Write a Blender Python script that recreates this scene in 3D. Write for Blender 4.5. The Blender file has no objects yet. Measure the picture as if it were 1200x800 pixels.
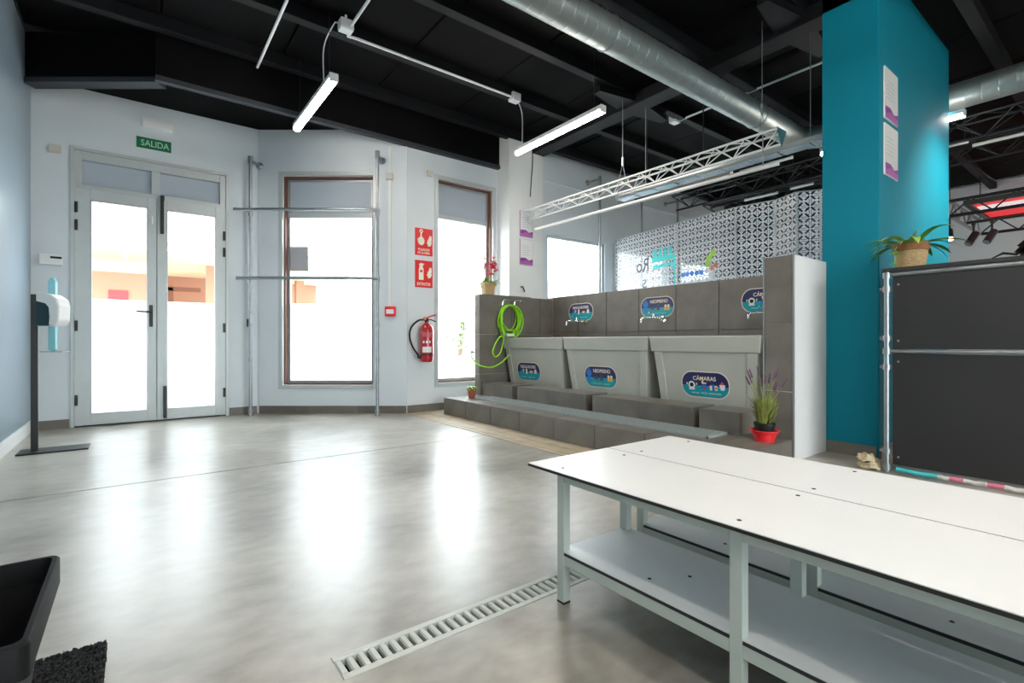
import bpy, bmesh, math, random
from mathutils import Matrix, Vector

SC = bpy.context.scene
COL = SC.collection
RND = random.Random(7)
V = Vector

# ------------------------------------------------------------------ camera
TH = math.radians(37.2)
FW = V((math.sin(TH), math.cos(TH), 0)); RT = V((math.cos(TH), -math.sin(TH), 0)); UP = V((0, 0, 1))
cam = bpy.data.cameras.new('camera'); cam.lens = 17.4; cam.sensor_width = 36; cam.clip_start = .02
cam_o = bpy.data.objects.new('camera', cam); COL.objects.link(cam_o)
cam_o.location = (0, 0, .82); cam_o.rotation_euler = (math.pi / 2, 0, -TH)
SC.camera = cam_o

# ------------------------------------------------------------------ world and exposure
world = bpy.data.worlds.new('sky'); SC.world = world; world.use_nodes = True
bg = world.node_tree.nodes['Background']
bg.inputs[0].default_value = (.88, .95, 1, 1); bg.inputs[1].default_value = 12.0
SC.view_settings.view_transform = 'Standard'; SC.view_settings.look = 'None'
SC.view_settings.gamma = 1; SC.view_settings.use_curve_mapping = False
SC.view_settings.exposure = 0.28
SC.cycles.max_bounces = 10; SC.cycles.diffuse_bounces = 5; SC.cycles.transparent_max_bounces = 16
SC.cycles.sample_clamp_indirect = 8
LAMP = 62.0          # strength of the LED bars

# ------------------------------------------------------------------ materials
MATS = {}
def mat(name, col, rough=.5, metal=0, var=0, scale=8, bump=0, bscale=40, spec=.5, emit=0, coat=0, per=0, stretch=None):
    if name in MATS: return MATS[name]
    m = bpy.data.materials.new(name); m.use_nodes = True
    nt = m.node_tree; b = nt.nodes['Principled BSDF']
    b.inputs['Base Color'].default_value = (*col, 1)
    b.inputs['Roughness'].default_value = rough; b.inputs['Metallic'].default_value = metal
    b.inputs['Specular IOR Level'].default_value = spec
    b.inputs['Coat Weight'].default_value = coat
    tc = nt.nodes.new('ShaderNodeTexCoord')
    src = tc.outputs['Object']
    if stretch:
        mp = nt.nodes.new('ShaderNodeMapping'); mp.inputs['Scale'].default_value = stretch
        nt.links.new(src, mp.inputs[0]); src = mp.outputs[0]
    if var or per:
        n = nt.nodes.new('ShaderNodeTexNoise'); n.inputs['Scale'].default_value = scale; n.inputs['Detail'].default_value = 6
        nt.links.new(src, n.inputs['Vector'])
        hs = nt.nodes.new('ShaderNodeHueSaturation'); hs.inputs['Color'].default_value = (*col, 1)
        mr = nt.nodes.new('ShaderNodeMapRange'); mr.inputs[1].default_value = .3; mr.inputs[2].default_value = .7
        mr.inputs[3].default_value = 1 - var; mr.inputs[4].default_value = 1 + var
        nt.links.new(n.outputs['Fac'], mr.inputs[0]); out = mr.outputs[0]
        if per:
            oi = nt.nodes.new('ShaderNodeObjectInfo'); m2 = nt.nodes.new('ShaderNodeMapRange')
            m2.inputs[3].default_value = 1 - per; m2.inputs[4].default_value = 1 + per
            nt.links.new(oi.outputs['Random'], m2.inputs[0])
            mu = nt.nodes.new('ShaderNodeMath'); mu.operation = 'MULTIPLY'
            nt.links.new(out, mu.inputs[0]); nt.links.new(m2.outputs[0], mu.inputs[1]); out = mu.outputs[0]
        nt.links.new(out, hs.inputs['Value']); nt.links.new(hs.outputs[0], b.inputs['Base Color'])
    if bump:
        n2 = nt.nodes.new('ShaderNodeTexNoise'); n2.inputs['Scale'].default_value = bscale; n2.inputs['Detail'].default_value = 4
        nt.links.new(src, n2.inputs['Vector'])
        bp = nt.nodes.new('ShaderNodeBump'); bp.inputs['Strength'].default_value = bump; bp.inputs['Distance'].default_value = .01
        nt.links.new(n2.outputs['Fac'], bp.inputs['Height']); nt.links.new(bp.outputs[0], b.inputs['Normal'])
    if emit:
        b.inputs['Emission Color'].default_value = (*col, 1); b.inputs['Emission Strength'].default_value = emit
    MATS[name] = m
    return m

WHITE = mat('white_paint', (.67, .725, .76), .55, var=.03, scale=2, bump=.05, bscale=120)
PLASTER = mat('white_plaster', (.74, .755, .75), .6, var=.03, scale=3)
LEFTW = mat('glossy_blue_grey_paint', (.24, .31, .37), .285, var=.05, scale=1.5, spec=.6)
TEAL = mat('teal_paint', (.0005, .19, .265), .65, spec=.2, var=.04, scale=2, bump=.04, bscale=90)
BLACKC = mat('black_ceiling_paint', (.0016, .0016, .0020), .8, spec=.12, var=.3, scale=3, per=.35)
BEAMM = mat('charcoal_steel_paint', (.0055, .006, .0075), .6, spec=.2, var=.15, scale=4)
LITSOF = mat('lit_soffit_grey', (.028, .033, .042), .6)  # grey of the lit beam underside, put into the colour
DARKTILE = mat('dark_porcelain_tile', (.150, .136, .116), .42, var=.22, scale=5, bump=.04, bscale=30, per=.10)
GROUT = mat('grey_grout', (.36, .345, .31), .8)
ALU = mat('grey_aluminium', (.50, .54, .54), .38, metal=.15, var=.03)
ALUD = mat('brushed_aluminium', (.42, .44, .45), .35, metal=.6)
BROWNF = mat('brown_inner_frame', (.14, .055, .035), .5)
GREYP = mat('grey_blank_panel', (.42, .48, .55), .5)
BLACKP = mat('black_plastic', (.010, .010, .011), .5, spec=.3)
BINM = mat('matt_black_plastic', (.006, .006, .007), .6, spec=.15)
BLACKM = mat('black_metal', (.015, .016, .018), .4, metal=.3)
GALV = mat('galvanised_steel', (.34, .37, .39), .36, metal=.85, var=.12, scale=20)
CHROME = mat('chrome', (.75, .76, .78), .12, metal=1)
WPLAS = mat('white_plastic', (.80, .81, .80), .4)
BEIGEP = mat('beige_plastic', (.62, .60, .52), .45)
BENCHF = mat('pale_grey_green_paint', (.56, .62, .57), .45)
HPL = mat('white_laminate', (.78, .785, .775), .32, var=.015, scale=4)
HPLCORE = mat('black_laminate_core', (.02, .02, .02), .5)
TUB = mat('grey_tub_plastic', (.44, .45, .40), .42, var=.05, scale=3, bump=.03, bscale=60)
NAVY = mat('navy_print', (.012, .018, .10), .35)
TURQ = mat('turquoise_print', (.0, .30, .36), .35)
CREAM = mat('cream_print', (.85, .74, .55), .4)
PINKB = mat('pale_pink_border', (.80, .66, .58), .4)
BLUEP = mat('blue_print', (.01, .17, .55), .4)
YELP = mat('yellow_print', (.85, .42, .02), .4)
ORNP = mat('orange_print', (.80, .22, .06), .4)
DUSK = mat('dusk_print', (.05, .05, .12), .4)
PURP = mat('purple_print', (.22, .03, .28), .4)
PURB = mat('mauve_print', (.38, .10, .36), .4)
REDS = mat('red_sign', (.75, .02, .025), .4)
REDX = mat('red_enamel', (.42, .012, .02), .25, coat=.5)
REDP = mat('red_plastic', (.75, .015, .02), .4)
SIGNW = mat('cream_white_print', (.85, .86, .70), .5)
GREENS = mat('exit_green', (.0, .16, .06), .4)
GREENT = mat('pale_green_print', (.45, .75, .55), .5)
HOSE = mat('lime_hose', (.30, .75, .01), .35)
TERRA = mat('terracotta', (.42, .10, .05), .7, var=.1)
WICKER = mat('woven_straw', (.52, .36, .18), .8, var=.25, scale=60, bump=.6, bscale=120, stretch=(1, 1, 3))
WICKERD = mat('brown_woven_rim', (.26, .12, .045), .8, var=.25, scale=60, bump=.5, bscale=120)
SOIL = mat('soil', (.03, .02, .015), .9)
LEAFG = mat('leaf_green', (.10, .30, .03), .5, var=.25, scale=20)
LEAFL = mat('light_leaf', (.32, .50, .10), .5, var=.2, scale=20)
LEAFP = mat('pale_leaf_edge', (.62, .62, .36), .5)
LAVG = mat('lavender_green', (.26, .30, .07), .6, var=.25, scale=30)
LAVP = mat('lavender_flower', (.13, .06, .12), .7)
PINKF = mat('pink_petals', (.75, .02, .16), .5)
ROPE = mat('jute_rope', (.55, .46, .30), .85, var=.2, scale=50)
BOARD = mat('black_board', (.018, .018, .019), .5, var=.1, scale=2)
CLOTHT = mat('turquoise_cloth', (.05, .50, .52), .8)
CLOTHP = mat('pink_cloth', (.70, .18, .28), .8)
CLOTHG = mat('pale_grey_cloth', (.62, .60, .55), .8)
MATM = mat('black_loop_mat', (.018, .019, .022), .7, var=.5, scale=200)
DRAIN = mat('grey_drain_grate', (.55, .57, .52), .5, var=.06, scale=15)
DARKPIT = mat('dark_pit', (.01, .01, .01), .9)
MATGREY = mat('grey_green_rubber', (.30, .34, .33), .6)
ACRYL = mat('teal_white_acrylic', (.35, .72, .78), .25)
SALMON = mat('salmon_render', (.36, .18, .115), .8)
SOFW = mat('pale_timber_soffit', (.66, .48, .30), .7)
EXTG = mat('pale_paving', (.50, .50, .50), .9)
EXTW = mat('exterior_white', (.80, .80, .80), .9)
EXTD = mat('exterior_brown', (.20, .08, .05), .8)
TREEL = mat('pale_tree_leaf', (.35, .55, .28), .6)
TREEB = mat('tree_bark', (.20, .14, .10), .9)
PAPER = mat('pale_paper', (.42, .43, .46), .6)
DUCTM = mat('spiral_duct_steel', (.36, .40, .39), .45, metal=.75, var=.10, scale=6)
WHITETUBE = mat('white_tube', (.75, .77, .78), .35)
REDPANEL = mat('red_lightbox', (.85, .03, .04), .4, emit=.5)
WPANEL = mat('white_emissive', (.9, .85, .85), .4, emit=.5)
SPOTFACE = mat('warm_lamp_face', (1, .82, .6), .4, emit=6)
LED = mat('warm_led_diffuser', (1, .93, .84), .4, emit=LAMP)

def mat_floor():
    m = bpy.data.materials.new('polished_concrete'); m.use_nodes = True
    nt = m.node_tree; b = nt.nodes['Principled BSDF']; L = nt.links.new
    tc = nt.nodes.new('ShaderNodeTexCoord')
    n1 = nt.nodes.new('ShaderNodeTexNoise'); n1.inputs['Scale'].default_value = 1.3; n1.inputs['Detail'].default_value = 6; n1.inputs['Roughness'].default_value = .5; n1.inputs['Distortion'].default_value = .8
    n2 = nt.nodes.new('ShaderNodeTexNoise'); n2.inputs['Scale'].default_value = 9; n2.inputs['Detail'].default_value = 6; n2.inputs['Roughness'].default_value = .5
    mp = nt.nodes.new('ShaderNodeMapping'); mp.inputs['Rotation'].default_value = (0, 0, .5); mp.inputs['Scale'].default_value = (1, 1.5, 1)
    L(tc.outputs['Object'], n1.inputs['Vector']); L(tc.outputs['Object'], mp.inputs[0]); L(mp.outputs[0], n2.inputs['Vector'])
    mx = nt.nodes.new('ShaderNodeMath'); mx.operation = 'MULTIPLY_ADD'; mx.inputs[1].default_value = .32
    L(n2.outputs['Fac'], mx.inputs[0]); 
    hf = nt.nodes.new('ShaderNodeMath'); hf.operation = 'MULTIPLY'; hf.inputs[1].default_value = .68
    L(n1.outputs['Fac'], hf.inputs[0]); L(hf.outputs[0], mx.inputs[2])
    cr = nt.nodes.new('ShaderNodeValToRGB')
    cr.color_ramp.elements[0].position = .33; cr.color_ramp.elements[0].color = (.215, .195, .16, 1)
    cr.color_ramp.elements[1].position = .67; cr.color_ramp.elements[1].color = (.52, .495, .44, 1)
    L(mx.outputs[0], cr.inputs[0]); L(cr.outputs[0], b.inputs['Base Color'])
    rr = nt.nodes.new('ShaderNodeMapRange'); rr.inputs[1].default_value = .35; rr.inputs[2].default_value = .65; rr.inputs[3].default_value = .285; rr.inputs[4].default_value = .36
    L(mx.outputs[0], rr.inputs[0]); L(rr.outputs[0], b.inputs['Roughness'])
    b.inputs['Specular IOR Level'].default_value = .75
    bp = nt.nodes.new('ShaderNodeBump'); bp.inputs['Strength'].default_value = .05; bp.inputs['Distance'].default_value = .01
    L(n2.outputs['Fac'], bp.inputs['Height']); L(bp.outputs[0], b.inputs['Normal'])
    return m
FLOORM = mat_floor()
STRIPM = mat('beige_rough_concrete', (.42, .34, .23), .55, var=.18, scale=9, bump=.1, bscale=30)

def mat_glass():
    m = bpy.data.materials.new('clear_glass'); m.use_nodes = True; nt = m.node_tree; nt.nodes.clear()
    o = nt.nodes.new('ShaderNodeOutputMaterial'); t = nt.nodes.new('ShaderNodeBsdfTransparent'); g = nt.nodes.new('ShaderNodeBsdfGlossy')
    g.inputs['Roughness'].default_value = .02; f = nt.nodes.new('ShaderNodeFresnel'); f.inputs[0].default_value = 1.45
    x = nt.nodes.new('ShaderNodeMixShader'); t.inputs[0].default_value = (.97, .985, .98, 1)
    gm_ = nt.nodes.new('ShaderNodeNewGeometry'); mm = nt.nodes.new('ShaderNodeMath'); mm.operation = 'SUBTRACT'; mm.use_clamp = True
    nt.links.new(f.outputs[0], mm.inputs[0]); nt.links.new(gm_.outputs['Backfacing'], mm.inputs[1])
    nt.links.new(mm.outputs[0], x.inputs[0]); nt.links.new(t.outputs[0], x.inputs[1]); nt.links.new(g.outputs[0], x.inputs[2]); nt.links.new(x.outputs[0], o.inputs[0])
    return m
GLASS = mat_glass()
def mat_frost():
    m = bpy.data.materials.new('white_frosted_film'); m.use_nodes = True; nt = m.node_tree; nt.nodes.clear()
    o = nt.nodes.new('ShaderNodeOutputMaterial'); t = nt.nodes.new('ShaderNodeBsdfTranslucent'); d = nt.nodes.new('ShaderNodeBsdfDiffuse'); r = nt.nodes.new('ShaderNodeBsdfTransparent')
    t.inputs[0].default_value = (.93, .95, .96, 1); d.inputs[0].default_value = (.85, .87, .88, 1)
    x = nt.nodes.new('ShaderNodeMixShader'); x.inputs[0].default_value = .30
    y = nt.nodes.new('ShaderNodeMixShader'); y.inputs[0].default_value = .10
    L = nt.links.new
    L(t.outputs[0], x.inputs[1]); L(d.outputs[0], x.inputs[2]); L(x.outputs[0], y.inputs[1]); L(r.outputs[0], y.inputs[2]); L(y.outputs[0], o.inputs[0])
    return m
FROST = mat_frost()
def mat_pattern():
    # clear pane printed with a white geometric tile pattern; the gaps are part clear, part dark
    m = bpy.data.materials.new('printed_tile_film'); m.use_nodes = True; nt = m.node_tree; nt.nodes.clear(); L = nt.links.new
    o = nt.nodes.new('ShaderNodeOutputMaterial'); tc = nt.nodes.new('ShaderNodeTexCoord'); sp = nt.nodes.new('ShaderNodeSeparateXYZ'); L(tc.outputs['Object'], sp.inputs[0])
    def M(op, a, b=None):
        n = nt.nodes.new('ShaderNodeMath'); n.operation = op
        for i, q in enumerate((a, b)):
            if q is None: continue
            if isinstance(q, (int, float)): n.inputs[i].default_value = q
            else: L(q, n.inputs[i])
        return n.outputs[0]
    P = .118
    fx = M('ABSOLUTE', M('SUBTRACT', M('FRACT', M('ADD', M('DIVIDE', sp.outputs['X'], P), 50)), .5))
    fz = M('ABSOLUTE', M('SUBTRACT', M('FRACT', M('ADD', M('DIVIDE', sp.outputs['Z'], P), 50)), .5))
    band = M('LESS_THAN', M('ABSOLUTE', M('SUBTRACT', fx, fz)), .105)
    rr = M('SQRT', M('ADD', M('MULTIPLY', fx, fx), M('MULTIPLY', fz, fz)))
    ring = M('GREATER_THAN', rr, .15)
    cx = M('SUBTRACT', .5, fx); cz = M('SUBTRACT', .5, fz)
    rc = M('SQRT', M('ADD', M('MULTIPLY', cx, cx), M('MULTIPLY', cz, cz)))
    star = M('GREATER_THAN', rc, .10)
    arc = M('LESS_THAN', M('ABSOLUTE', M('SUBTRACT', rr, .43)), .022)
    gap = M('MAXIMUM', M('MULTIPLY', M('MULTIPLY', band, ring), star), arc)
    t = nt.nodes.new('ShaderNodeBsdfTransparent'); t.inputs[0].default_value = (.8, .82, .83, 1)
    tl = nt.nodes.new('ShaderNodeBsdfTranslucent'); tl.inputs[0].default_value = (.85, .87, .9, 1)
    gap_dark = nt.nodes.new('ShaderNodeBsdfDiffuse'); gap_dark.inputs[0].default_value = (.015, .017, .02, 1); gp = nt.nodes.new('ShaderNodeMixShader'); gp.inputs[0].default_value = .40; L(t.outputs[0], gp.inputs[1]); L(gap_dark.outputs[0], gp.inputs[2])
    d = nt.nodes.new('ShaderNodeBsdfDiffuse'); d.inputs[0].default_value = (.90, .92, .95, 1)
    x = nt.nodes.new('ShaderNodeMixShader'); x.inputs[0].default_value = .35; L(tl.outputs[0], x.inputs[1]); L(d.outputs[0], x.inputs[2])
    y = nt.nodes.new('ShaderNodeMixShader'); L(gap, y.inputs[0]); L(x.outputs[0], y.inputs[1]); L(gp.outputs[0], y.inputs[2]); L(y.outputs[0], o.inputs[0])
    return m
PATTERN = mat_pattern()

# ------------------------------------------------------------------ builders
def wloc(o):
    p = V((0, 0, 0))
    while o is not None: p += o.location; o = o.parent
    return p
def tag(o, label=None, cat=None, group=None, kind=None):
    if label: o['label'] = label
    if cat: o['category'] = cat
    if group: o['group'] = group
    if kind: o['kind'] = kind
    return o
def thing(name, label, cat, loc, group=None, kind=None):
    o = bpy.data.objects.new(name, None); COL.objects.link(o); o.location = loc; o.empty_display_size = .05
    return tag(o, label, cat, group, kind)
def basis(origin, right, up=UP):
    r = V(right).normalized(); u = V(up).normalized(); n = r.cross(u)
    return Matrix(((r.x, u.x, n.x, origin[0]), (r.y, u.y, n.y, origin[1]), (r.z, u.z, n.z, origin[2]), (0, 0, 0, 1)))
class MB:
    def __init__(s, M=None): s.v = []; s.f = []; s.M = M
    def add(s, vs, fs):
        k = len(s.v)
        s.v += [tuple(s.M @ V(p)) if s.M else tuple(p) for p in vs]
        s.f += [tuple(i + k for i in f) for f in fs]; return s
    def box(s, a, b):
        x0, x1 = sorted((a[0], b[0])); y0, y1 = sorted((a[1], b[1])); z0, z1 = sorted((a[2], b[2]))
        return s.add([(x0, y0, z0), (x1, y0, z0), (x1, y1, z0), (x0, y1, z0), (x0, y0, z1), (x1, y0, z1), (x1, y1, z1), (x0, y1, z1)],
                     [(3, 2, 1, 0), (4, 5, 6, 7), (0, 1, 5, 4), (1, 2, 6, 5), (2, 3, 7, 6), (3, 0, 4, 7)])
    def frustum(s, lo, hi):   # two rectangles (x0,y0,x1,y1,z)
        vs = []
        for x0, y0, x1, y1, z in (lo, hi): vs += [(x0, y0, z), (x1, y0, z), (x1, y1, z), (x0, y1, z)]
        return s.add(vs, [(3, 2, 1, 0), (4, 5, 6, 7), (0, 1, 5, 4), (1, 2, 6, 5), (2, 3, 7, 6), (3, 0, 4, 7)])
    def rings(s, rings, cap=True, closed=False):
        n = len(rings[0]); vs = [p for r in rings for p in r]; fs = []
        m = len(rings)
        for i in range(m if closed else m - 1):
            a, b = i * n, ((i + 1) % m) * n
            for j in range(n): fs.append((a + j, a + (j + 1) % n, b + (j + 1) % n, b + j))
        if cap and not closed: fs += [tuple(range(n - 1, -1, -1)), tuple((m - 1) * n + j for j in range(n))]
        return s.add(vs, fs)
    def tube(s, pts, r, n=8, closed=False, radii=None):
        pts = [V(p) for p in pts]; m = len(pts)
        def tan(i):
            if closed: return (pts[(i + 1) % m] - pts[i - 1]).normalized()
            return (pts[min(i + 1, m - 1)] - pts[max(i - 1, 0)]).normalized()
        t = tan(0); ref = V((0, 0, 1)) if abs(t.z) < .9 else V((1, 0, 0)); u = t.cross(ref).normalized(); rs = []
        for i in range(m):
            t = tan(i); u = (u - t * u.dot(t)).normalized(); w = t.cross(u); q = radii[i] if radii else r
            rs.append([tuple(pts[i] + (u * math.cos(2 * math.pi * k / n) + w * math.sin(2 * math.pi * k / n)) * q) for k in range(n)])
        return s.rings(rs, closed=closed)
    def lathe(s, prof, c=(0, 0, 0), n=24):
        return s.rings([[(c[0] + r * math.cos(2 * math.pi * k / n), c[1] + r * math.sin(2 * math.pi * k / n), c[2] + z) for k in range(n)] for r, z in prof])
    def prism(s, poly, z0, z1):
        n = len(poly); vs = [(x, y, z0) for x, y in poly] + [(x, y, z1) for x, y in poly]
        return s.add(vs, [tuple(range(n - 1, -1, -1)), tuple(range(n, 2 * n))] + [(i, (i + 1) % n, n + (i + 1) % n, n + i) for i in range(n)])
    def mesh(s, name, off=V((0, 0, 0)), smooth=False):
        me = bpy.data.meshes.new(name); me.from_pydata([tuple(V(p) - off) for p in s.v], [], s.f)
        b = bmesh.new(); b.from_mesh(me); bmesh.ops.recalc_face_normals(b, faces=b.faces); b.to_mesh(me); b.free()
        if smooth:
            for p in me.polygons: p.use_smooth = True
            try: me.set_sharp_from_angle(angle=math.radians(40))
            except Exception: pass
        return me
    def build(s, name, m, parent=None, loc=None, smooth=False, bevel=0, label=None):
        off = V(loc) if loc is not None else (wloc(parent) if parent else V((0, 0, 0)))
        o = bpy.data.objects.new(name, s.mesh(name, off, smooth)); o.data.materials.append(m); COL.objects.link(o)
        if parent: o.parent = parent; o.location = off - wloc(parent)
        else: o.location = off
        if bevel:
            q = o.modifiers.new('bevel', 'BEVEL'); q.width = bevel; q.segments = 2; q.limit_method = 'ANGLE'
        if label: o['label'] = label
        return o
def piece(name, me, loc, parent, rz=0):   # a light copy that shares its mesh
    o = bpy.data.objects.new(name, me); COL.objects.link(o); o.parent = parent
    o.location = V(loc) - wloc(parent); o.rotation_euler.z = rz; return o
def cmesh(name, size, m, bevel=.002):
    x, y, z = size; b = min(bevel, x / 3, y / 3, z / 3)
    bm = bmesh.new(); bmesh.ops.create_cube(bm, size=1)
    for v in bm.verts: v.co = (v.co.x * x, v.co.y * y, v.co.z * z)
    if b > 0: bmesh.ops.bevel(bm, geom=list(bm.edges), offset=b, segments=1, affect='EDGES')
    me = bpy.data.meshes.new(name); bm.to_mesh(me); bm.free(); me.materials.append(m); return me
def struct(name, mb, m, label, cat, loc=(0, 0, 0), bevel=0):
    return tag(mb.build(name, m, loc=loc, bevel=bevel), label, cat, kind='structure')
def copy_tree(o, parent=None, delta=None):
    c = o.copy(); COL.objects.link(c); c.parent = parent
    if delta is not None: c.location = o.location + V(delta)
    for ch in list(o.children): copy_tree(ch, c)
    return c
def text(name, s, M, width, height, m, parent, mirror=False, bold=.0, thick=.0006):
    cu = bpy.data.curves.new('t', 'FONT'); cu.body = s; cu.size = 1; cu.offset = bold; cu.resolution_u = 3
    to = bpy.data.objects.new('t', cu); COL.objects.link(to)
    me = bpy.data.meshes.new_from_object(to); bpy.data.objects.remove(to); bpy.data.curves.remove(cu)
    xs = [v.co.x for v in me.vertices]; ys = [v.co.y for v in me.vertices]
    cx, cy = (max(xs) + min(xs)) / 2, (max(ys) + min(ys)) / 2; kx, ky = width / (max(xs) - min(xs)), height / (max(ys) - min(ys))
    off = wloc(parent)
    for v in me.vertices:
        v.co = (M @ V(((v.co.x - cx) * kx * (-1 if mirror else 1), (v.co.y - cy) * ky, thick))) - off
    me.name = name; me.materials.clear(); me.materials.append(m)
    o = bpy.data.objects.new(name, me); COL.objects.link(o); o.parent = parent; return o
def circ(cx, cy, r, n=20, ry=None, a0=0, a1=360):
    ry = ry or r; full = abs(a1 - a0) >= 360
    return [(cx + r * math.cos(math.radians(a0 + (a1 - a0) * k / (n if full else n - 1))), cy + ry * math.sin(math.radians(a0 + (a1 - a0) * k / (n if full else n - 1)))) for k in range(n)]
def stadium(w, h, r, n=8):
    pts = []
    for cx, cy, a in ((w / 2 - r, h / 2 - r, 0), (-w / 2 + r, h / 2 - r, 90), (-w / 2 + r, -h / 2 + r, 180), (w / 2 - r, -h / 2 + r, 270)):
        pts += [(cx + r * math.cos(math.radians(a + 90 * k / n)), cy + r * math.sin(math.radians(a + 90 * k / n))) for k in range(n + 1)]
    return pts
def bez(pts, n=10):
    # Catmull-Rom through points
    P = [V(p) for p in pts]; P = [P[0] * 2 - P[1]] + P + [P[-1] * 2 - P[-2]]; out = []
    for i in range(1, len(P) - 2):
        a, b, c, d = P[i - 1:i + 3]
        for k in range(n):
            t = k / n
            out.append(.5 * ((2 * b) + (c - a) * t + (2 * a - 5 * b + 4 * c - d) * t * t + (3 * b - a - 3 * c + d) * t ** 3))
    out.append(P[-2]); return out

# ------------------------------------------------------------------ the setting: floor
CZ = 3.5           # ceiling height
YD = 6.27          # door wall
YW = 5.25          # narrow window wall
XL = -.77          # left wall
D1 = 5.66          # angled window wall: distance along the view axis
def W1(s, d=D1): return FW * d + RT * s
fl = struct('floor', MB().box((XL - .2, -4.2, -.30), (11.7, 5.45, -.12)).box((XL - .2, 5.45, -.30), (2.44, 6.47, -.12)), DARKPIT, 'concrete ground slab below the polished floor', 'floor')
YJ = 3.6; XS = 2.44; g = .006
dx0, dx1, dy0, dy1 = .40, 1.25, 1.20, 1.305     # drain channel
def slab(name, boxes, m):
    mb = MB()
    for a, b in boxes: mb.box((a[0], a[1], -.12), (b[0], b[1], 0))
    return mb.build(name, m, fl)
slab('concrete_slab', [((XL, -4), (XS - g, dy0)), ((XL, dy1), (XS - g, YJ - g)), ((XL, dy0), (dx0, dy1)), ((dx1, dy0), (XS - g, dy1))], FLOORM)
slab('concrete_slab', [((XL, YJ + g), (XS - g, 5.20)), ((XL, 5.20), (2.44, 6.45))], FLOORM)
slab('concrete_slab', [((2.62 + g, -4), (11.5, 1.45)), ((2.80, 1.45), (11.5, 5.4))], FLOORM)
slab('mortar_strip', [((XS + g, -4), (2.50, 5.4))], STRIPM)
slab('mortar_strip', [((2.50 + g, -4), (2.62, 5.4))], STRIPM)
slab('mortar_strip', [((2.62 + g, 1.45), (2.80, 5.4))], STRIPM)

# drain grate
dg = thing('drain_grate', 'pale grey slotted drain channel grate set in the concrete floor', 'drain', (1.0, 1.2525, -.05))
mb = MB(); mb.box((dx0, dy0, -.10), (dx1, dy0 + .004, -.02)).box((dx0, dy1 - .004, -.10), (dx1, dy1, -.02)).box((dx0, dy0, -.118), (dx1, dy1, -.10)); mb.build('channel', DARKPIT, dg)
for x0, x1, y0, y1 in ((dx0 + .001, dx1 - .001, dy0 + .001, dy0 + .021), (dx0 + .001, dx1 - .001, dy1 - .021, dy1 - .001)):
    MB().box((x0, y0, -.02), (x1, y1, .002)).build('side_rail', DRAIN, dg, bevel=.002)
bar = cmesh('bar', (.019, .066, .02), DRAIN, .004)
nb = 28
for k in range(nb + 1): piece('bar', bar, (dx0 + .011 + k * (dx1 - dx0 - .022) / nb, (dy0 + dy1) / 2, -.0085), dg)

# ------------------------------------------------------------------ walls
struct('wall_left', MB().box((XL - .2, -4, 0), (XL, YD + .2, CZ)), LEFTW, 'glossy blue-grey wall at the far left', 'wall')
DX0, DX1, DZ = -.50, .816, 2.675
mb = MB().box((XL, YD, 0), (DX0, YD + .2, CZ)).box((DX1, YD, 0), (1.112, YD + .2, CZ)).box((DX0, YD, DZ), (DX1, YD + .2, CZ)).box((1.0, YD + .07, 0), (1.30, YD + .26, CZ))
struct('wall_rear', mb, WHITE, 'white wall around the glazed double door', 'wall')
S0, S1 = -2.655, -1.553; WZ0, WZ1 = .29, 2.75
mb = MB(basis((0, 0, 0), RT))     # local: x = s, y = z up, z = toward the camera (-FW)
for a, b in (((-2.898, 0), (S0, CZ)), ((S1, 0), (-1.2, CZ)), ((S0, 0), (S1, WZ0)), ((S0, WZ1), (S1, CZ))):
    mb.box((a[0], a[1], -D1 - .2), (b[0], b[1], -D1))
struct('wall_angled', mb, WHITE, 'white angled wall around the wide window behind the pipe rack', 'wall')
BX = 2.462
X20, X21 = 2.84, 3.705; W2Z0, W2Z1 = .29, 2.80
mb = MB().box((BX, YW, 0), (X20, YW + .2, CZ)).box((X21, YW, 0), (3.75, YW + .2, CZ)).box((X20, YW, 0), (X21, YW + .2, W2Z0)).box((X20, YW, W2Z1), (X21, YW + .2, CZ))
struct('wall_inner', mb, WHITE, 'white wall with the fire signs and the tall narrow window', 'wall')
struct('wall_pier', MB().box((3.75, 5.0, 0), (4.31, YW + .2, CZ)), PLASTER, 'white pier with two purple edged notices', 'wall')
W3 = (4.60, 5.80, .9, 2.34); W4 = (6.10, 7.5, .9, 2.3); W5 = (7.8, 9.0, .9, 2.3)
mb = MB()
xs = 4.31
for x0, x1, z0, z1 in (W3, W4, W5):
    mb.box((xs, YW, 0), (x0, YW + .2, CZ)).box((x0, YW, 0), (x1, YW + .2, z0)).box((x0, YW, z1), (x1, YW + .2, CZ)); xs = x1
mb.box((xs, YW, 0), (9.25, YW + .2, CZ))
struct('wall_recess', mb, WHITE, 'long white wall behind the patterned screen', 'wall')
struct('trim_1', MB().box((4.315, YW - .03, 3.06), (9.24, YW - .002, 3.085)), WHITE, 'thin ledge along the top of the long white wall', 'trim')
mb = MB().box((9.25, YW + .06, 0), (11.5, YW + .2, CZ))
struct('wall_alcove', mb, BEAMM, 'dark alcove wall beyond the long white wall', 'wall')
struct('wall_far', MB().box((11.5, -4, 0), (11.7, YW + .2, CZ)), WHITE, 'far white wall with the black diver silhouette', 'wall')
FX0, FX1, FZ0, FZ1 = .2, 3.4, .10, 1.9     # unseen shop front added behind the camera to light the hall
struct('wall_front', MB().box((XL, -4.2, 0), (FX0, -4, CZ)).box((FX1, -4.2, 0), (11.5, -4, CZ)).box((FX0, -4.2, 0), (FX1, -4, FZ0)).box((FX0, -4.2, FZ1), (FX1, -4, CZ)), WHITE, 'white wall on the near side of the hall', 'wall')
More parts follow.
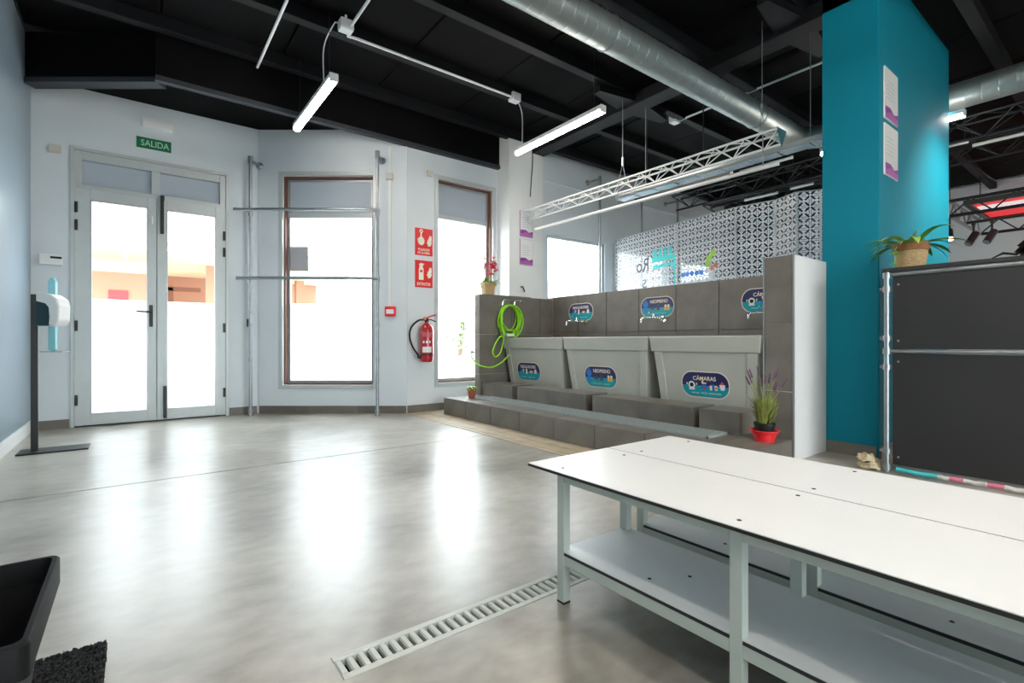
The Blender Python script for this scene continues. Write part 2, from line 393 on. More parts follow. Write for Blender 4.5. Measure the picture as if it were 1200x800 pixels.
# teal pillar
TX0, TX1, TY0, TY1 = 4.12, 5.97, 1.20, 1.56
struct('wall_teal', MB().box((TX0, TY0, 0), (TX1, TY1, CZ)), TEAL, 'tall teal painted pillar beside the dark counter', 'wall', bevel=.006)

# baseboards: dark tile skirting cut in pieces
def skirting(name, label, p0, p1, out, ln=.6, h=.085, t=.012):
    p0, p1 = V((*p0, 0)), V((*p1, 0)); d = (p1 - p0); L = d.length; d.normalize(); out = V((*out, 0))
    st = thing(name, label, 'baseboard', (p0 + p1) / 2, kind='structure'); k = max(1, round(L / ln)); w = L / k
    me = cmesh('skirting_tile', (w - .003, t, h), DARKTILE, .0015)
    for i in range(k):
        c = p0 + d * (w * (i + .5)) + out * (t / 2 + .0005); piece('skirting_tile', me, (c.x, c.y, h / 2 + .0005), st, math.atan2(d.y, d.x))
    return st
skirting('baseboard_rear', 'dark tile skirting left of the double door', (XL + .02, YD), (DX0 - .005, YD), (0, -1))
skirting('baseboard_corner', 'dark tile skirting right of the double door', (DX1 + .005, YD), (1.10, YD), (0, -1))
a_, b_ = W1(-2.885), W1(-1.205)
skirting('baseboard_angled', 'dark tile skirting under the wide window', (a_.x, a_.y), (b_.x, b_.y), (-FW.x, -FW.y))
skirting('baseboard_inner', 'dark tile skirting under the fire extinguisher', (BX + .012, YW), (3.22, YW), (0, -1))
skirting('baseboard_teal', 'dark tile skirting at the foot of the teal pillar', (TX0, TY0 + .01), (TX0, 1.525), (-1, 0), ln=.4)
skirting('baseboard_teal_front', 'dark tile skirting along the teal pillar behind the counter', (TX0, TY0), (TX1, TY0), (0, -1))
struct('baseboard_left', MB().box((XL, -4, 0), (XL + .014, YD - .013, .10)), WPLAS, 'pale skirting along the glossy left wall', 'baseboard')

# ------------------------------------------------------------------ ceiling
ce = struct('ceiling', MB().box((XL - .2, -4.2, CZ + .03), (11.7, 5.45, CZ + .12)).box((XL - .2, 5.45, CZ + .03), (1.35, 6.47, CZ + .12)), BLACKC, 'black painted ceiling of boards and steel joists', 'ceiling', loc=(0, 0, 0))
JS = .82; jy = [5.02 - JS * k for k in range(11)]
pw = .93
pan = cmesh('ceiling_board', (pw - .014, JS - .06, .03), BLACKC, .004)
for y in jy:
    for k in range(13):
        piece('ceiling_board', pan, (XL + pw * (k + .5), y - JS / 2, CZ + .015 - .003 * ((k * 7 + int(y * 10)) % 3)), ce)
for k in range(13): piece('ceiling_board', pan, (XL + pw * (k + .5), 5.02 + JS / 2 - .01, CZ + .016), ce)
joist = cmesh('joist', (12.27, .09, .12), BEAMM, .004)
for y in jy: piece('joist', joist, (XL + 6.135, y, CZ - .05), ce)
for x in (4.22, 8.35): MB().box((x - .10, -4, CZ - .22), (x + .10, 5.0, CZ - .10)).build('main_beam', BEAMM, ce, bevel=.006)
for sg in (1, -1):
    for y in (3.43, 1.79): MB(basis((4.22 + sg * .10, y, CZ - .16), (sg, .0, 0), (0, 1, 0))).prism([(0, -.12), (.45, -.04), (.45, .04), (0, .12)], -.03, .03).build('gusset', BEAMM, ce)
# soffit beams over the entrance and its lower ceiling
P1 = V((.149, 5.25, 0))
MB().box((.13, 5.19, 3.05), (3.749, 5.249, 3.095)).build('lit_beam_bottom', LITSOF, ce)  # grey strip imitates the lit underside of the black beam
MB().box((.13, 5.21, 3.095), (3.749, 5.249, CZ - .002)).build('entrance_beam', BLACKC, ce)
dl = -RT; L = (P1.x - XL) / RT.x
mb = MB(basis((P1.x, P1.y, 0), RT)); mb.box((-L, 3.05, -.10), (.0, 3.095, .02)); mb.build('lit_beam_bottom', LITSOF, ce); MB(mb.M).box((-L, 3.095, -.10), (0, CZ - .004, -.005)).build('entrance_beam', BLACKC, ce)
cA = W1(-2.898); cB = W1(-1.2)
poly = [(XL, YD), (cA.x, cA.y), (cB.x, cB.y), (BX, 5.251), (.16, 5.251), (P1.x - L * RT.x, P1.y + L * -RT.y + .02)]
MB().prism(poly, 3.24, 3.28).build('entrance_soffit', BLACKC, ce)

# ------------------------------------------------------------------ windows
def frame_rect(mb, x0, x1, y0, y1, w, za, zb):
    mb.box((x0, y0, za), (x0 + w, y1, zb)).box((x1 - w, y0, za), (x1, y1, zb)).box((x0 + w, y1 - w, za), (x1 - w, y1, zb)).box((x0 + w, y0, za), (x1 - w, y0 + w, zb)); return mb
def window(name, label, M, w, h, split, film_top, base):
    # local: x right, y up, z toward the room; wall face at z = 0
    st = thing(name, label, 'window', base, kind='structure')
    frame_rect(MB(M), -.012, w + .012, -.012, h + .012, .045, -.03, .012).build('outer_frame', ALU, st, bevel=.002)
    frame_rect(MB(M), .033, w - .033, .033, h - .033, .018, -.09, -.03).build('inner_frame', BROWNF, st)
    frame_rect(MB(M), .05, w - .05, .05, h - .05, .028, -.13, -.09).build('sash', ALUD, st)
    MB(M).box((.06, split, -.13), (w - .06, split + .05, -.085)).build('rail', ALU, st)
    MB(M).box((.07, split + .05, -.12), (w - .07, h - .06, -.10)).build('blank_panel', GREYP, st)
    MB(M).box((.07, .06, -.116), (w - .07, split, -.11)).build('pane', GLASS, st)
    MB(M).box((.07, .06, -.109), (w - .07, film_top, -.1085)).build('frosted_film', FROST, st)
    return st
M1 = basis(W1(S0) + UP * WZ0, RT)
w1 = window('window_1', 'wide window behind the galvanised pipe rack', M1, S1 - S0, WZ1 - WZ0, 1.965, .97, W1((S0 + S1) / 2) + UP * WZ0)
M2 = basis((X20, YW, W2Z0), (1, 0, 0))
w2 = window('window_2', 'tall narrow window right of the fire extinguisher', M2, X21 - X20, W2Z1 - W2Z0, 2.03, .35, V(((X20 + X21) / 2, YW, W2Z0)))
tag(MB(M1).box((.075, 1.35, -.1075), (.28, 1.635, -.1068)).build('paper_sheet', PAPER, loc=W1(S0) + UP * 1.6), 'pale grey paper sheet stuck on the wide window pane', 'paper')
def plain_window(name, label, x0, x1, z0, z1, film=True):
    M = basis((x0, YW, z0), (1, 0, 0)); w, h = x1 - x0, z1 - z0
    st = thing(name, label, 'window', ((x0 + x1) / 2, YW, z0), kind='structure')
    frame_rect(MB(M), 0, w, 0, h, .045, -.10, -.03).build('frame', ALU, st)
    MB(M).box((.045, .045, -.07), (w - .045, h - .045, -.064)).build('pane', GLASS, st)
    if film: MB(M).box((.045, .045, -.063), (w - .045, h * .55, -.0625)).build('frosted_film', FROST, st)
plain_window('window_3', 'bright window right of the pier with the notices', *W3)
plain_window('window_4', 'bright window behind the patterned screen', *W4, film=False)
plain_window('window_5', 'bright window at the far end of the long white wall', *W5, film=False)
sf = thing('window_6', 'unseen shop front window added behind the camera to light the hall', 'window', ((FX0 + FX1) / 2, -4.1, FZ0), kind='structure')
for k in range(5):
    xm = FX0 + (FX1 - FX0) * k / 4
    MB().box((max(FX0, xm - .03), -4.13, FZ0), (min(FX1, xm + .03), -4.07, FZ1)).build('mullion', ALU, sf)
    if k < 4: MB().box((xm + .03, -4.103, FZ0), (xm + (FX1 - FX0) / 4 - .03, -4.097, FZ1)).build('pane', GLASS, sf)
for nm, M, w, h in (('p7', basis((FX1, -4.16, FZ0), (-1, 0, 0)), FX1 - FX0, FZ1 - FZ0), ('p1', basis(W1(S0, D1 + .14) + UP * WZ0, RT), S1 - S0, 1.95), ('p2', basis((X20, YW + .14, W2Z0), (1, 0, 0)), X21 - X20, 2.0), ('p3', basis((W3[0], YW + .14, W3[2]), (1, 0, 0)), 1.06, 1.44),
                    ('p4', basis((DX0 + .1, YD + .14, .1), (1, 0, 0)), 1.12, 2.1), ('p5', basis((W4[0], YW + .14, W4[2]), (1, 0, 0)), 1.25, 1.1), ('p6', basis((W5[0], YW + .14, W5[2]), (1, 0, 0)), 1.0, 1.1)):
    lt = bpy.data.lights.new('sky_portal', 'AREA'); lt.shape = 'RECTANGLE'; lt.size = w; lt.size_y = h; lt.cycles.is_portal = True
    lo = bpy.data.objects.new('sky_portal', lt); COL.objects.link(lo)
    MM = M @ Matrix.Translation((w / 2, h / 2, 0)) @ Matrix.Rotation(math.pi, 4, 'Y')
    lo.matrix_world = MM

# ------------------------------------------------------------------ glazed double door
dr = thing('door_1', 'grey aluminium glazed double door with blank transom panels', 'door', ((DX0 + DX1) / 2, YD, 0), kind='structure')
MD = basis((0, YD, 0), (1, 0, 0))      # local x = world x, y = z, z = toward room
mb = MB(MD)
mb.box((DX0, 0, -.10), (DX0 + .03, DZ, .018)).box((DX1 - .03, 0, -.10), (DX1, DZ, .018)).box((DX0 + .03, DZ - .03, -.10), (DX1 - .03, DZ, .018))
mb.build('outer_frame', ALU, dr, bevel=.003)
mb = MB(MD); xc = .158
mb.box((DX0 + .03, 0, -.10), (DX0 + .085, DZ - .03, .0)).box((DX1 - .085, 0, -.10), (DX1 - .03, DZ - .03, .0)).box((DX0 + .085, DZ - .11, -.10), (DX1 - .085, DZ - .03, .0))
mb.box((DX0 + .085, 2.25, -.10), (DX1 - .085, 2.33, .0)).box((xc - .035, 2.33, -.10), (xc + .035, DZ - .11, .0))
mb.build('inner_frame', ALU, dr, bevel=.003)
for x0, x1 in ((DX0 + .085, xc - .035), (xc + .035, DX1 - .085)):
    MB(MD).box((x0, 2.33, -.07), (x1, DZ - .11, -.05)).build('transom_panel', GREYP, dr)
for i, (x0, x1, gx0, gx1) in enumerate(((DX0 + .03, xc + .008, -.352, .092), (xc + .012, DX1 - .03, .252, .690))):
    lf = MB(MD); zb, zt, g0, g1 = .015, 2.29, .118, 2.185
    lf.box((x0, zb, -.055), (gx0, zt, .012)).box((gx1, zb, -.055), (x1, zt, .012)).box((gx0, zb, -.055), (gx1, g0, .012)).box((gx0, g1, -.055), (gx1, zt, .012))
    lo = lf.build('door_leaf', ALU, dr, bevel=.003)
    frame_rect(MB(MD), gx0 - .002, gx1 + .002, g0 - .002, g1 + .002, .012, -.03, .016).build('glazing_bead', ALUD, lo)
    MB(MD).box((gx0, g0, -.03), (gx1, g1, -.022)).build('pane', GLASS, lo)
    MB(MD).box((gx0 + .01, g0 + .01, -.0215), (gx1 - .01, 1.235, -.021)).build('frosted_film', FROST, lo)
    hx = DX0 + .045 if i == 0 else DX1 - .045
    for hz in (2.10, 1.93, .97, .26) if i == 0 else (1.98, 1.80, .97, .26):
        MB(MD).box((hx - .011, hz - .05, .011), (hx + .011, hz + .05, .03)).build('hinge', BLACKM, lo, bevel=.003)
    if i == 0:
        h = MB(MD).box((.105, .97, .012), (.135, 1.19, .022)); h.build('handle_plate', BLACKM, lo, bevel=.003)
        MB(MD).tube([(.12, 1.12, .02), (.12, 1.12, .065), (.10, 1.12, .072), (.0, 1.122, .072)], .009).build('lever_handle', BLACKM, lo, smooth=True)
        MB(MD).box((.125, 2.02, .012), (.138, 2.10, .02)).build('contact_sensor', WPLAS, lo)
    else:
        MB(MD).box((.198, 1.93, .012), (.228, 2.29, .05)).build('top_bolt', BLACKM, lo, bevel=.004)
        MB(MD).box((.198, 2.27, .012), (.232, 2.32, .055)).build('top_bolt_keep', BLACKM, lo, bevel=.004)
        MB(MD).box((.222, .03, .012), (.252, .36, .05)).build('bottom_bolt', BLACKM, lo, bevel=.004)
MB(MD).box((xc + .001, .02, -.07), (xc + .020, 2.285, -.056)).build('meeting_strip', ALU, dr)
MB(MD).box((DX0 + .03, .0, -.09), (DX1 - .03, .013, .0)).build('threshold', BLACKM, dr)

# ------------------------------------------------------------------ outside
tag(MB().box((-40, -40, -.36), (45, 45, -.31)).build('paving', EXTG, loc=(0, 12, -.33)), 'pale paving outside the windows', 'ground', kind='structure')
bl = thing('porch_building', 'salmon rendered building with a timber porch soffit seen through the door', 'building', (0, 13, -.31))
MB().box((-7, 12.6, -.31), (.30, 12.9, 2.2)).build('wall', SALMON, bl)
MB().box((-7, 10.9, 2.45), (4.4, 15.4, 2.60)).build('porch_soffit', SOFW, bl)
MB().box((-7, 10.8, 2.60), (4.5, 15.5, 2.95)).build('fascia', EXTW, bl)
MB().box((.30, 15.0, -.31), (4.2, 15.2, 2.45)).build('rear_wall', SALMON, bl)
MB().box((-7, 12.6, 2.2), (.30, 12.9, 2.45)).build('wall_band', SOFW, bl)
for x, y in ((1.20, 12.4), (3.4, 14.0)): MB().box((x, y, -.31), (x + .2, y + .2, 2.45)).build('porch_post', SALMON, bl)
MB().box((.55, 14.2, .5), (.70, 14.3, 2.1)).build('window_post', EXTD, bl)
MB().box((.55, 14.2, 2.02), (1.25, 14.3, 2.12)).build('lintel', EXTD, bl)
rs = MB().box((-.44, 12.57, 1.60), (-.13, 12.598, 1.84)).build('notice_board', REDS, bl)
text('lettering', '10 20', basis((-.285, 12.569, 1.68), (1, 0, 0)), .18, .06, REDX, bl)
bh = thing('white_block', 'pale building far across the street', 'building', (8, 24, -.31))
MB().box((-12, 24, -.31), (20, 25, 1.6)).build('wall', EXTW, bh)
def leaf_cloud(name, m, parent, c, rx, ry, rz, n, size, seed):
    r = random.Random(seed); mb = MB()
    for _ in range(n):
        d = V((r.gauss(0, 1), r.gauss(0, 1), r.gauss(0, 1))).normalized() * (r.random() ** .4)
        p = V(c) + V((d.x * rx, d.y * ry, d.z * rz)); a = V((r.gauss(0, 1), r.gauss(0, 1), r.gauss(0, 1))).normalized(); b = a.orthogonal().normalized()
        s_ = size * r.uniform(.6, 1.3)
        mb.add([p - a * s_, p + b * s_ * .4, p + a * s_, p - b * s_ * .4], [(0, 1, 2, 3)])
    o = mb.build(name, m, parent); o['kind'] = 'stuff'; return o
tr = thing('street_tree', 'pale leafy tree outside the tall narrow window', 'tree', (6.1, 10.0, -.31))
MB().tube(bez([(6.1, 10, -.31), (6.08, 10.02, .5), (6.12, 10, 1.3)], 4), .06).build('trunk', TREEB, tr, smooth=True)
leaf_cloud('foliage', TREEL, tr, (6.1, 10, 1.3), .75, .7, .8, 900, .09, 3)

# ------------------------------------------------------------------ washing station
PY0, PY1, PX0, PH = 1.45, 4.945, 2.78, .185
ps = thing('tiled_platform', 'low dark tiled platform carrying the three grey tubs', 'platform', (3.5, 3.2, 0))
MB().box((PX0 + .010, PY0 + .010, 0), (3.225, PY1 - .01, PH - .010)).box((3.225, PY0 + .01, 0), (3.36, 4.875, PH - .010)).box((3.36, 1.735, 0), (4.38, 4.875, PH - .01)).build('core', GROUT, ps)
TW = .4645
ft = cmesh('front_tile', (.0098, TW - .006, PH - .002), DARKTILE, .001)
tt = cmesh('top_tile', (.432, TW - .006, .0098), DARKTILE, .001)
y = PY1; k = 0
while y > PY0 + .02:
    w = min(TW, y - PY0)
    o = piece('front_tile', ft, (PX0 + .005, y - w / 2, PH / 2), ps); o.scale.y = w / TW
    o = piece('top_tile', tt, (PX0 + .01 + .2165, y - w / 2, PH - .0049), ps); o.scale.y = w / TW
    y -= TW
y = 4.875
while y > 1.75:
    w = min(TW, y - 1.74)
    for xa, xb in ((3.227, 3.622), (3.626, 4.378)):
        o = piece('top_tile', tt, ((xa + xb) / 2, y - w / 2, PH - .0049), ps); o.scale = ((xb - xa) / .432, w / TW, 1)
    y -= TW
o = piece('top_tile', tt, (3.293, 1.596, PH - .0049), ps); o.scale = (.132 / .432, .285 / TW, 1)
et = cmesh('end_tile', (.575, .0098, PH - .002), DARKTILE, .001); piece('end_tile', et, (PX0 + .0105 + .288, PY0 + .005, PH / 2), ps)

# tiled splash walls around the tubs
def tiled_face(parent, origin, right, w, h, tw, th, t=.010):
    # tiles on a face; origin = lower right/left corner in world, right = direction along the face, tiles laid from the top
    r = V(right); n = r.cross(UP); rz = math.atan2(r.y, r.x); z = h
    while z > .02:
        hh = min(th, z); x = 0
        while x < w - .02:
            ww = min(tw, w - x)
            key = (round(ww, 3), round(hh, 3))
            if key not in tiled_face.c: tiled_face.c[key] = cmesh('wall_tile', (ww - .007, t, hh - .006), DARKTILE, .001)
            c = V(origin) + r * (x + ww / 2) + UP * (z - hh / 2) + n * (t / 2)
            piece('wall_tile', tiled_face.c[key], c, parent, rz); x += tw
        z -= th
tiled_face.c = {}
WT = 1.40
bw = tag(MB().box((4.39, 1.735, 0), (4.50, 4.995, WT)).build('wall_splashback', GROUT, loc=(4.44, 3.3, 0)), 'dark tiled splashback wall behind the tubs', 'wall', kind='structure')
tiled_face(bw, (4.39, 4.88, PH), (0, -1, 0), 4.88 - 1.735, WT - PH, .468, .47)
sw = tag(MB().box((3.236, 4.89, 0), (4.389, 4.995, 1.375)).build('wall_splash_side', GROUT, loc=(3.8, 4.94, 0)), 'dark tiled side wall holding the green hose', 'wall', kind='structure')
tiled_face(sw, (3.226, 4.89, PH), (1, 0, 0), 4.38 - 3.226, 1.375 - PH, .468, .47)
tiled_face(sw, (3.236, 4.99, PH), (0, -1, 0), .11, 1.375 - PH, .468, .47)
tl = cmesh('top_tile', (.38, .11, .008), DARKTILE, .001)
for k in range(2): piece('top_tile', tl, (3.43 + .384 * k - .0, 4.937, 1.379), sw)
ew = tag(MB().box((3.575, 1.531, 0), (TX0 - .001, 1.72, 1.415)).build('wall_splash_end', PLASTER, loc=(3.85, 1.62, 0)), 'short white end wall with dark tiled edge beside the teal pillar', 'wall', kind='structure')
tiled_face(ew, (3.575, 1.72, .0), (0, -1, 0), .189, 1.415, .468, .47)
for y in (1.727, 1.527): MB().box((3.562, y - .004, .0 if y < 1.6 else PH), (3.578, y + .004, 1.418)).build('edge_trim', ALUD, ew)

# step blocks
for i, (y1, y0, lab) in enumerate(((4.872, 4.285, 'short tiled step block nearest the side wall with the hose'), (4.195, 3.18, 'tiled step block in front of the regulator tub'),
                                   (3.095, 2.09, 'tiled step block in front of the neoprene tub'), (2.04, 1.735, 'tiled step block in front of the camera tub behind the lavender'))):
    sb = thing('step_block', lab, 'step', (3.40, (y0 + y1) / 2, PH), group='tiled step blocks on the platform')
    MB().box((3.262, y0 + .011, PH), (3.545, y1 - .011, .325)).build('core', GROUT, sb)
    n = 2 if y1 - y0 > .8 else 1; w = (y1 - y0) / n
    for k in range(n):
        MB().box((3.252, y0 + w * k + .0015, PH), (3.2615, y0 + w * (k + 1) - .0015, .325)).build('front_tile', DARKTILE, sb)
        MB().box((3.250, y0 + w * k + .0015, .3255), (3.545, y0 + w * (k + 1) - .0015, .336)).build('top_tile', DARKTILE, sb)
    for yy in (y0 + .0005, y1 - .0105): MB().box((3.2625, yy, PH), (3.545, yy + .010, .325)).build('end_tile', DARKTILE, sb)

# drainage mat on the platform
gm = thing('rubber_mat', 'long grey-green perforated rubber mat on the platform edge', 'mat', (3.07, 3.25, PH))
mb = MB(); ym0, ym1, xm0, xm1 = 1.80, 4.62, 2.97, 3.225
for x in (xm0, xm1 - .012): mb.box((x, ym0, PH), (x + .012, ym1, PH + .014))
for y in (ym0, ym1 - .012): mb.box((xm0, y, PH), (xm1, y + .012, PH + .014))
mb.build('rim', MATGREY, gm)
mb = MB(); n = 62
for k in range(n): y = ym0 + .02 + k * (ym1 - ym0 - .04) / n; mb.box((xm0 + .012, y, PH), (xm1 - .012, y + .012, PH + .010))
for k in range(6): x = xm0 + .03 + k * .038; mb.box((x, ym0 + .01, PH), (x + .009, ym1 - .01, PH + .013))
o = mb.build('lattice', MATGREY, gm); o['kind'] = 'stuff'

# pictogram plaques (used on tubs and on the wall)
def plaque(M, parent, kind, w=.42, h=.215, name='sticker'):
    r = h * .46
    st = MB(M).prism(stadium(w, h, r), 0, .002).build(name, PINKB, parent)
    P = stadium(w - .016, h - .016, r - .008)
    cut = -.012
    # upper navy half and lower turquoise half
    xl = max(p[0] for p in P)
    upp = sorted([p for p in P if p[1] > cut + .001], key=lambda p: math.atan2(p[1] - cut, p[0]))
    MB(M).prism([(xl, cut)] + upp + [(-xl, cut)], .002, .0026).build('upper_print', NAVY, st)
    low = sorted([p for p in P if p[1] < cut - .001], key=lambda p: math.atan2(p[1] - cut, p[0]))
    wave = [(xl * (1 - 2 * k / 10), cut + (.006 if k % 2 else -.004)) for k in range(11)]
    MB(M).prism(wave + low, .0026, .0030).build('lower_print', TURQ, st)
    def T(s, x, y, ww, hh, m=CREAM, b=.02): text('lettering', s, M @ Matrix.Translation((x, y, .0034)), ww, hh, m, st, bold=b)
    def A(polys, m, z=.0032):
        mb = MB(M)
        for q in polys: mb.prism(q, z, z + .0004)
        mb.build('pictogram', m, st)
    R = lambda x0, y0, x1, y1: [(x0, y0), (x1, y0), (x1, y1), (x0, y1)]
    if kind == 'REGULADORES':
        T(kind, 0, .055, .27, .034); T('REGULADORES', -.09, -.067, .10, .014, GREENT, 0); T('ORDENADORES', .05, -.067, .12, .014, GREENT, 0)
        A([R(-.145, -.005, -.125, .025), circ(-.115, .0, .012)], BLUEP); A([R(-.10, -.01, -.09, .03), R(-.085, .0, -.077, .025)], CREAM)
        A([R(-.045, -.028, -.020, .008), circ(-.0325, .018, .014)], WPLAS); A([circ(.05, -.012, .035, 12, .026, 0, 180)], ORNP); A([circ(.05, -.012, .018, 10, .016, 0, 180)], CREAM, .0037)
        A([R(.105, -.02, .145, .012), circ(.125, .012, .018)], WPLAS)
    elif kind == 'NEOPRENO':
        T(kind, .025, .058, .22, .036); T('TRAJES', -.085, -.068, .07, .014, GREENT, 0); T('BOTAS', -.01, -.068, .055, .014, GREENT, 0); T('CHALECOS', .075, -.068, .085, .014, GREENT, 0)
        A([R(-.165, -.01, -.125, .06), circ(-.145, .066, .014), R(-.178, .01, -.165, .055), R(-.125, .01, -.112, .055), R(-.163, -.06, -.148, -.01), R(-.142, -.06, -.127, -.01)], BLUEP)
        A([[(-.085, .0), (-.07, .012), (-.055, -.02), (-.075, -.03)], [(-.045, .012), (-.03, .012), (-.035, -.03), (-.055, -.03)]], DUSK); A([R(.0, -.035, .035, .018), circ(.0175, .022, .013)], DUSK)
        A([R(.095, -.04, .120, -.005), R(.130, -.04, .155, -.005)], YELP); A([R(.095, -.005, .120, .018), R(.130, -.005, .155, .018)], CREAM)
    else:
        T('CÁMARAS', 0, .055, .20, .042); T('CÁMARAS', -.085, -.068, .07, .014, WPLAS, 0); T('FOCOS', -.005, -.068, .055, .014, WPLAS, 0); T('ORDENADORES', .085, -.068, .105, .014, WPLAS, 0)
        A([circ(-.115, -.005, .030), R(-.14, -.045, -.09, -.03)], WPLAS); A([circ(-.115, -.005, .017)], BLACKP, .0037); A([R(-.162, -.005, -.152, .012), R(-.075, -.005, -.065, .012)], CREAM)
        A([R(-.025, .008, .015, .018), R(-.025, .018, -.01, .034)], CREAM); A([circ(-.005, -.02, .032, 12, .022)], BLUEP); A([circ(.0, -.03, .009)], REDS, .0037)
        A([R(.045, -.04, .062, -.002), R(.085, -.04, .108, -.002)], CREAM); A([R(.062, -.045, .085, .006)], BLUEP); A([circ(.097, -.022, .008)], REDS, .0037)
        A([[(.125, .008), (.175, .008), (.165, -.035), (.135, -.035)]], WPLAS); A([circ(.15, .018, .012)], REDS)
    return st

# tubs
def tub(y0, y1, lab, kind, sy):
    XF = 3.55; XB = 4.33; zr = .865
    t = thing('wash_tub', lab, 'tub', ((XF + XB) / 2, (y0 + y1) / 2, PH), group='grey wash tubs')
    yc = (y0 + y1) / 2
    b = MB()     # hollow body, tapered
    out_t = (XF + .03, y0 + .03, XB - .03, y1 - .03); out_b = (XF + .10, y0 + .075, XB - .075, y1 - .075)
    def ring(r, z): return [(r[0], r[1], z), (r[2], r[1], z), (r[2], r[3], z), (r[0], r[3], z)]
    ins = lambda r, d: (r[0] + d, r[1] + d, r[2] - d, r[3] - d)
    b.rings([ring(ins(out_b, .2), PH + .012), ring(out_b, PH + .011), ring(out_t, zr - .125), ring(ins(out_t, .012), zr - .125), ring(ins(out_b, .012), PH + .03), ring(ins(out_b, .2), PH + .03)])
    body = b.build('body', TUB, t, bevel=.012)
    rm = MB(); o0 = (XF, y0, XB, y1); o1 = (XF + .012, y0 + .012, XB - .012, y1 - .012)
    rm.rings([ring(ins(o1, .022), zr - .13), ring(o1, zr - .13), ring(o0, zr - .012), ring(ins(o0, .004), zr), ring(ins(o0, .05), zr), ring(ins(o0, .052), zr - .12)], closed=True)
    rm.build('rim', TUB, t, bevel=.006)
    # corner ribs on the tapered front
    for yy, q in ((y0, 1), (y1, -1)):
        MB().rings([[(out_t[0] - .010, yy + q * .032, zr - .13), (out_t[0] + .02, yy + q * .032, zr - .13), (out_t[0] + .02, yy + q * .11, zr - .13), (out_t[0] - .010, yy + q * .105, zr - .13)],
                    [(out_b[0] - .010, yy + q * .077, PH + .015), (out_b[0] + .02, yy + q * .077, PH + .015), (out_b[0] + .02, yy + q * .155, PH + .015), (out_b[0] - .010, yy + q * .150, PH + .015)]]).build('corner_rib', TUB, t, bevel=.005)
    # sticker on the sloping front
    za, zb2 = PH + .011, zr - .125; sl = (out_b[0] - out_t[0]) / (zb2 - za)
    zc = .475; xs_ = out_b[0] - sl * (zc - za)
    plaque(basis((xs_ - .0015, sy, zc), (0, -1, 0), V((-sl, 0, 1))), t, kind)
    return t
tub(3.815, 4.865, 'grey plastic wash tub with the round-ended REGULADORES sticker beside the hose', 'REGULADORES', 4.44)
tub(2.725, 3.800, 'middle grey plastic wash tub with the NEOPRENO sticker', 'NEOPRENO', 3.33)
tub(1.742, 2.705, 'grey plastic wash tub with the CÁMARAS sticker behind the lavender', 'CAMARAS', 2.215)

for y, kind, lab in ((4.36, 'REGULADORES', 'round-ended REGULADORES plaque on the tiled splashback'), (3.235, 'NEOPRENO', 'round-ended NEOPRENO plaque on the tiled splashback'), (2.11, 'CAMARAS', 'round-ended CÁMARAS plaque on the tiled splashback')):
    pq = thing('wall_plaque', lab, 'sign', (4.378, y, 1.18), group='plaques on the splashback')
    plaque(basis((4.377, y, 1.185), (0, -1, 0)), pq, kind, name='plate')
for y, lab in ((4.40, 'chrome tap under the REGULADORES plaque'), (3.275, 'chrome tap under the NEOPRENO plaque'), (2.14, 'chrome tap under the CÁMARAS plaque')):
    tp = thing('tap', lab, 'tap', (4.38, y, 1.04), group='chrome taps over the tubs')
    z = 1.055; y2 = y - .13
    MB().tube([(4.38, y2, z), (4.362, y2, z)], .032, 16).build('wall_flange', CHROME, tp, smooth=True)
    MB().tube(bez([(4.37, y2, z), (4.33, y2, z + .005), (4.27, y2 + .05, z + .012), (4.20, y + .0, z + .01), (4.185, y + .012, z - .01), (4.183, y + .014, z - .04)], 5), .013, 10).build('spout', CHROME, tp, smooth=True)
    MB().tube([(4.27, y2 + .05, z + .01), (4.262, y2 + .055, z + .06)], .015, 10).build('valve', CHROME, tp, smooth=True)
    MB().box((4.20, y2 + .048, z + .058), (4.275, y2 + .066, z + .070)).build('lever', CHROME, tp, bevel=.004)

# ------------------------------------------------------------------ hose on its hooks
hk = []
for x, lab in ((3.545, 'left bent steel hook holding the green hose'), (3.725, 'right bent steel hook holding the green hose')):
    h = MB().tube(bez([(x, 4.879, 1.22), (x, 4.868, 1.26), (x + .01, 4.862, 1.31), (x + .035, 4.84, 1.335), (x + .06, 4.80, 1.31), (x + .066, 4.785, 1.265)], 5), .006, 8)
    tag(h.build('hose_hook', CHROME, loc=(x, 4.87, 1.2), smooth=True), lab, 'hook', 'steel hose hooks')
ho = thing('garden_hose', 'lime green coiled hose hanging on two steel hooks', 'hose', (3.62, 4.82, .95))
rr = random.Random(4)
for k in range(8):
    rx = .122 + .014 * (k % 4) + rr.uniform(0, .01); rz_ = .135 + .022 * (k % 3) + rr.uniform(0, .025); cy = 4.858 - .0115 * k
    pts = []
    for j in range(32):
        a = 2 * math.pi * j / 32; x = math.cos(a); z = math.sin(a)
        pts.append((3.625 + rx * x + .01 * math.sin(2 * a + k), cy + .003 * math.sin(3 * a + k), 1.268 - rz_ * 1.15 + z * rz_ * 1.15 * (1 if z < 0 else (.97 + .0 * k))))
    MB().tube(pts, .0075, 7, closed=True).build('coil', HOSE, ho, smooth=True)
pts = [(3.50, 4.80, 1.20), (3.48, 4.78, 1.0), (3.50, 4.76, .87), (3.44, 4.76, .88), (3.38, 4.77, .80), (3.345, 4.78, .70), (3.38, 4.78, .64), (3.45, 4.78, .68), (3.49, 4.78, .80), (3.50, 4.78, .90)]
MB().tube(bez(pts, 8), .0085, 8).build('loose_loop', HOSE, ho, smooth=True)
pts = [(3.56, 4.74, .66), (3.47, 4.78, .57), (3.37, 4.81, .52), (3.28, 4.83, .52), (3.21, 4.90, .55), (3.18, 4.97, .62), (3.19, 5.02, .68)]
MB().tube(bez(pts, 8), .0085, 8).build('tail', HOSE, ho, smooth=True)
MB().tube([(3.47, 4.765, .883), (3.53, 4.755, .893)], .013, 10).build('coupling', GALV, ho, smooth=True)
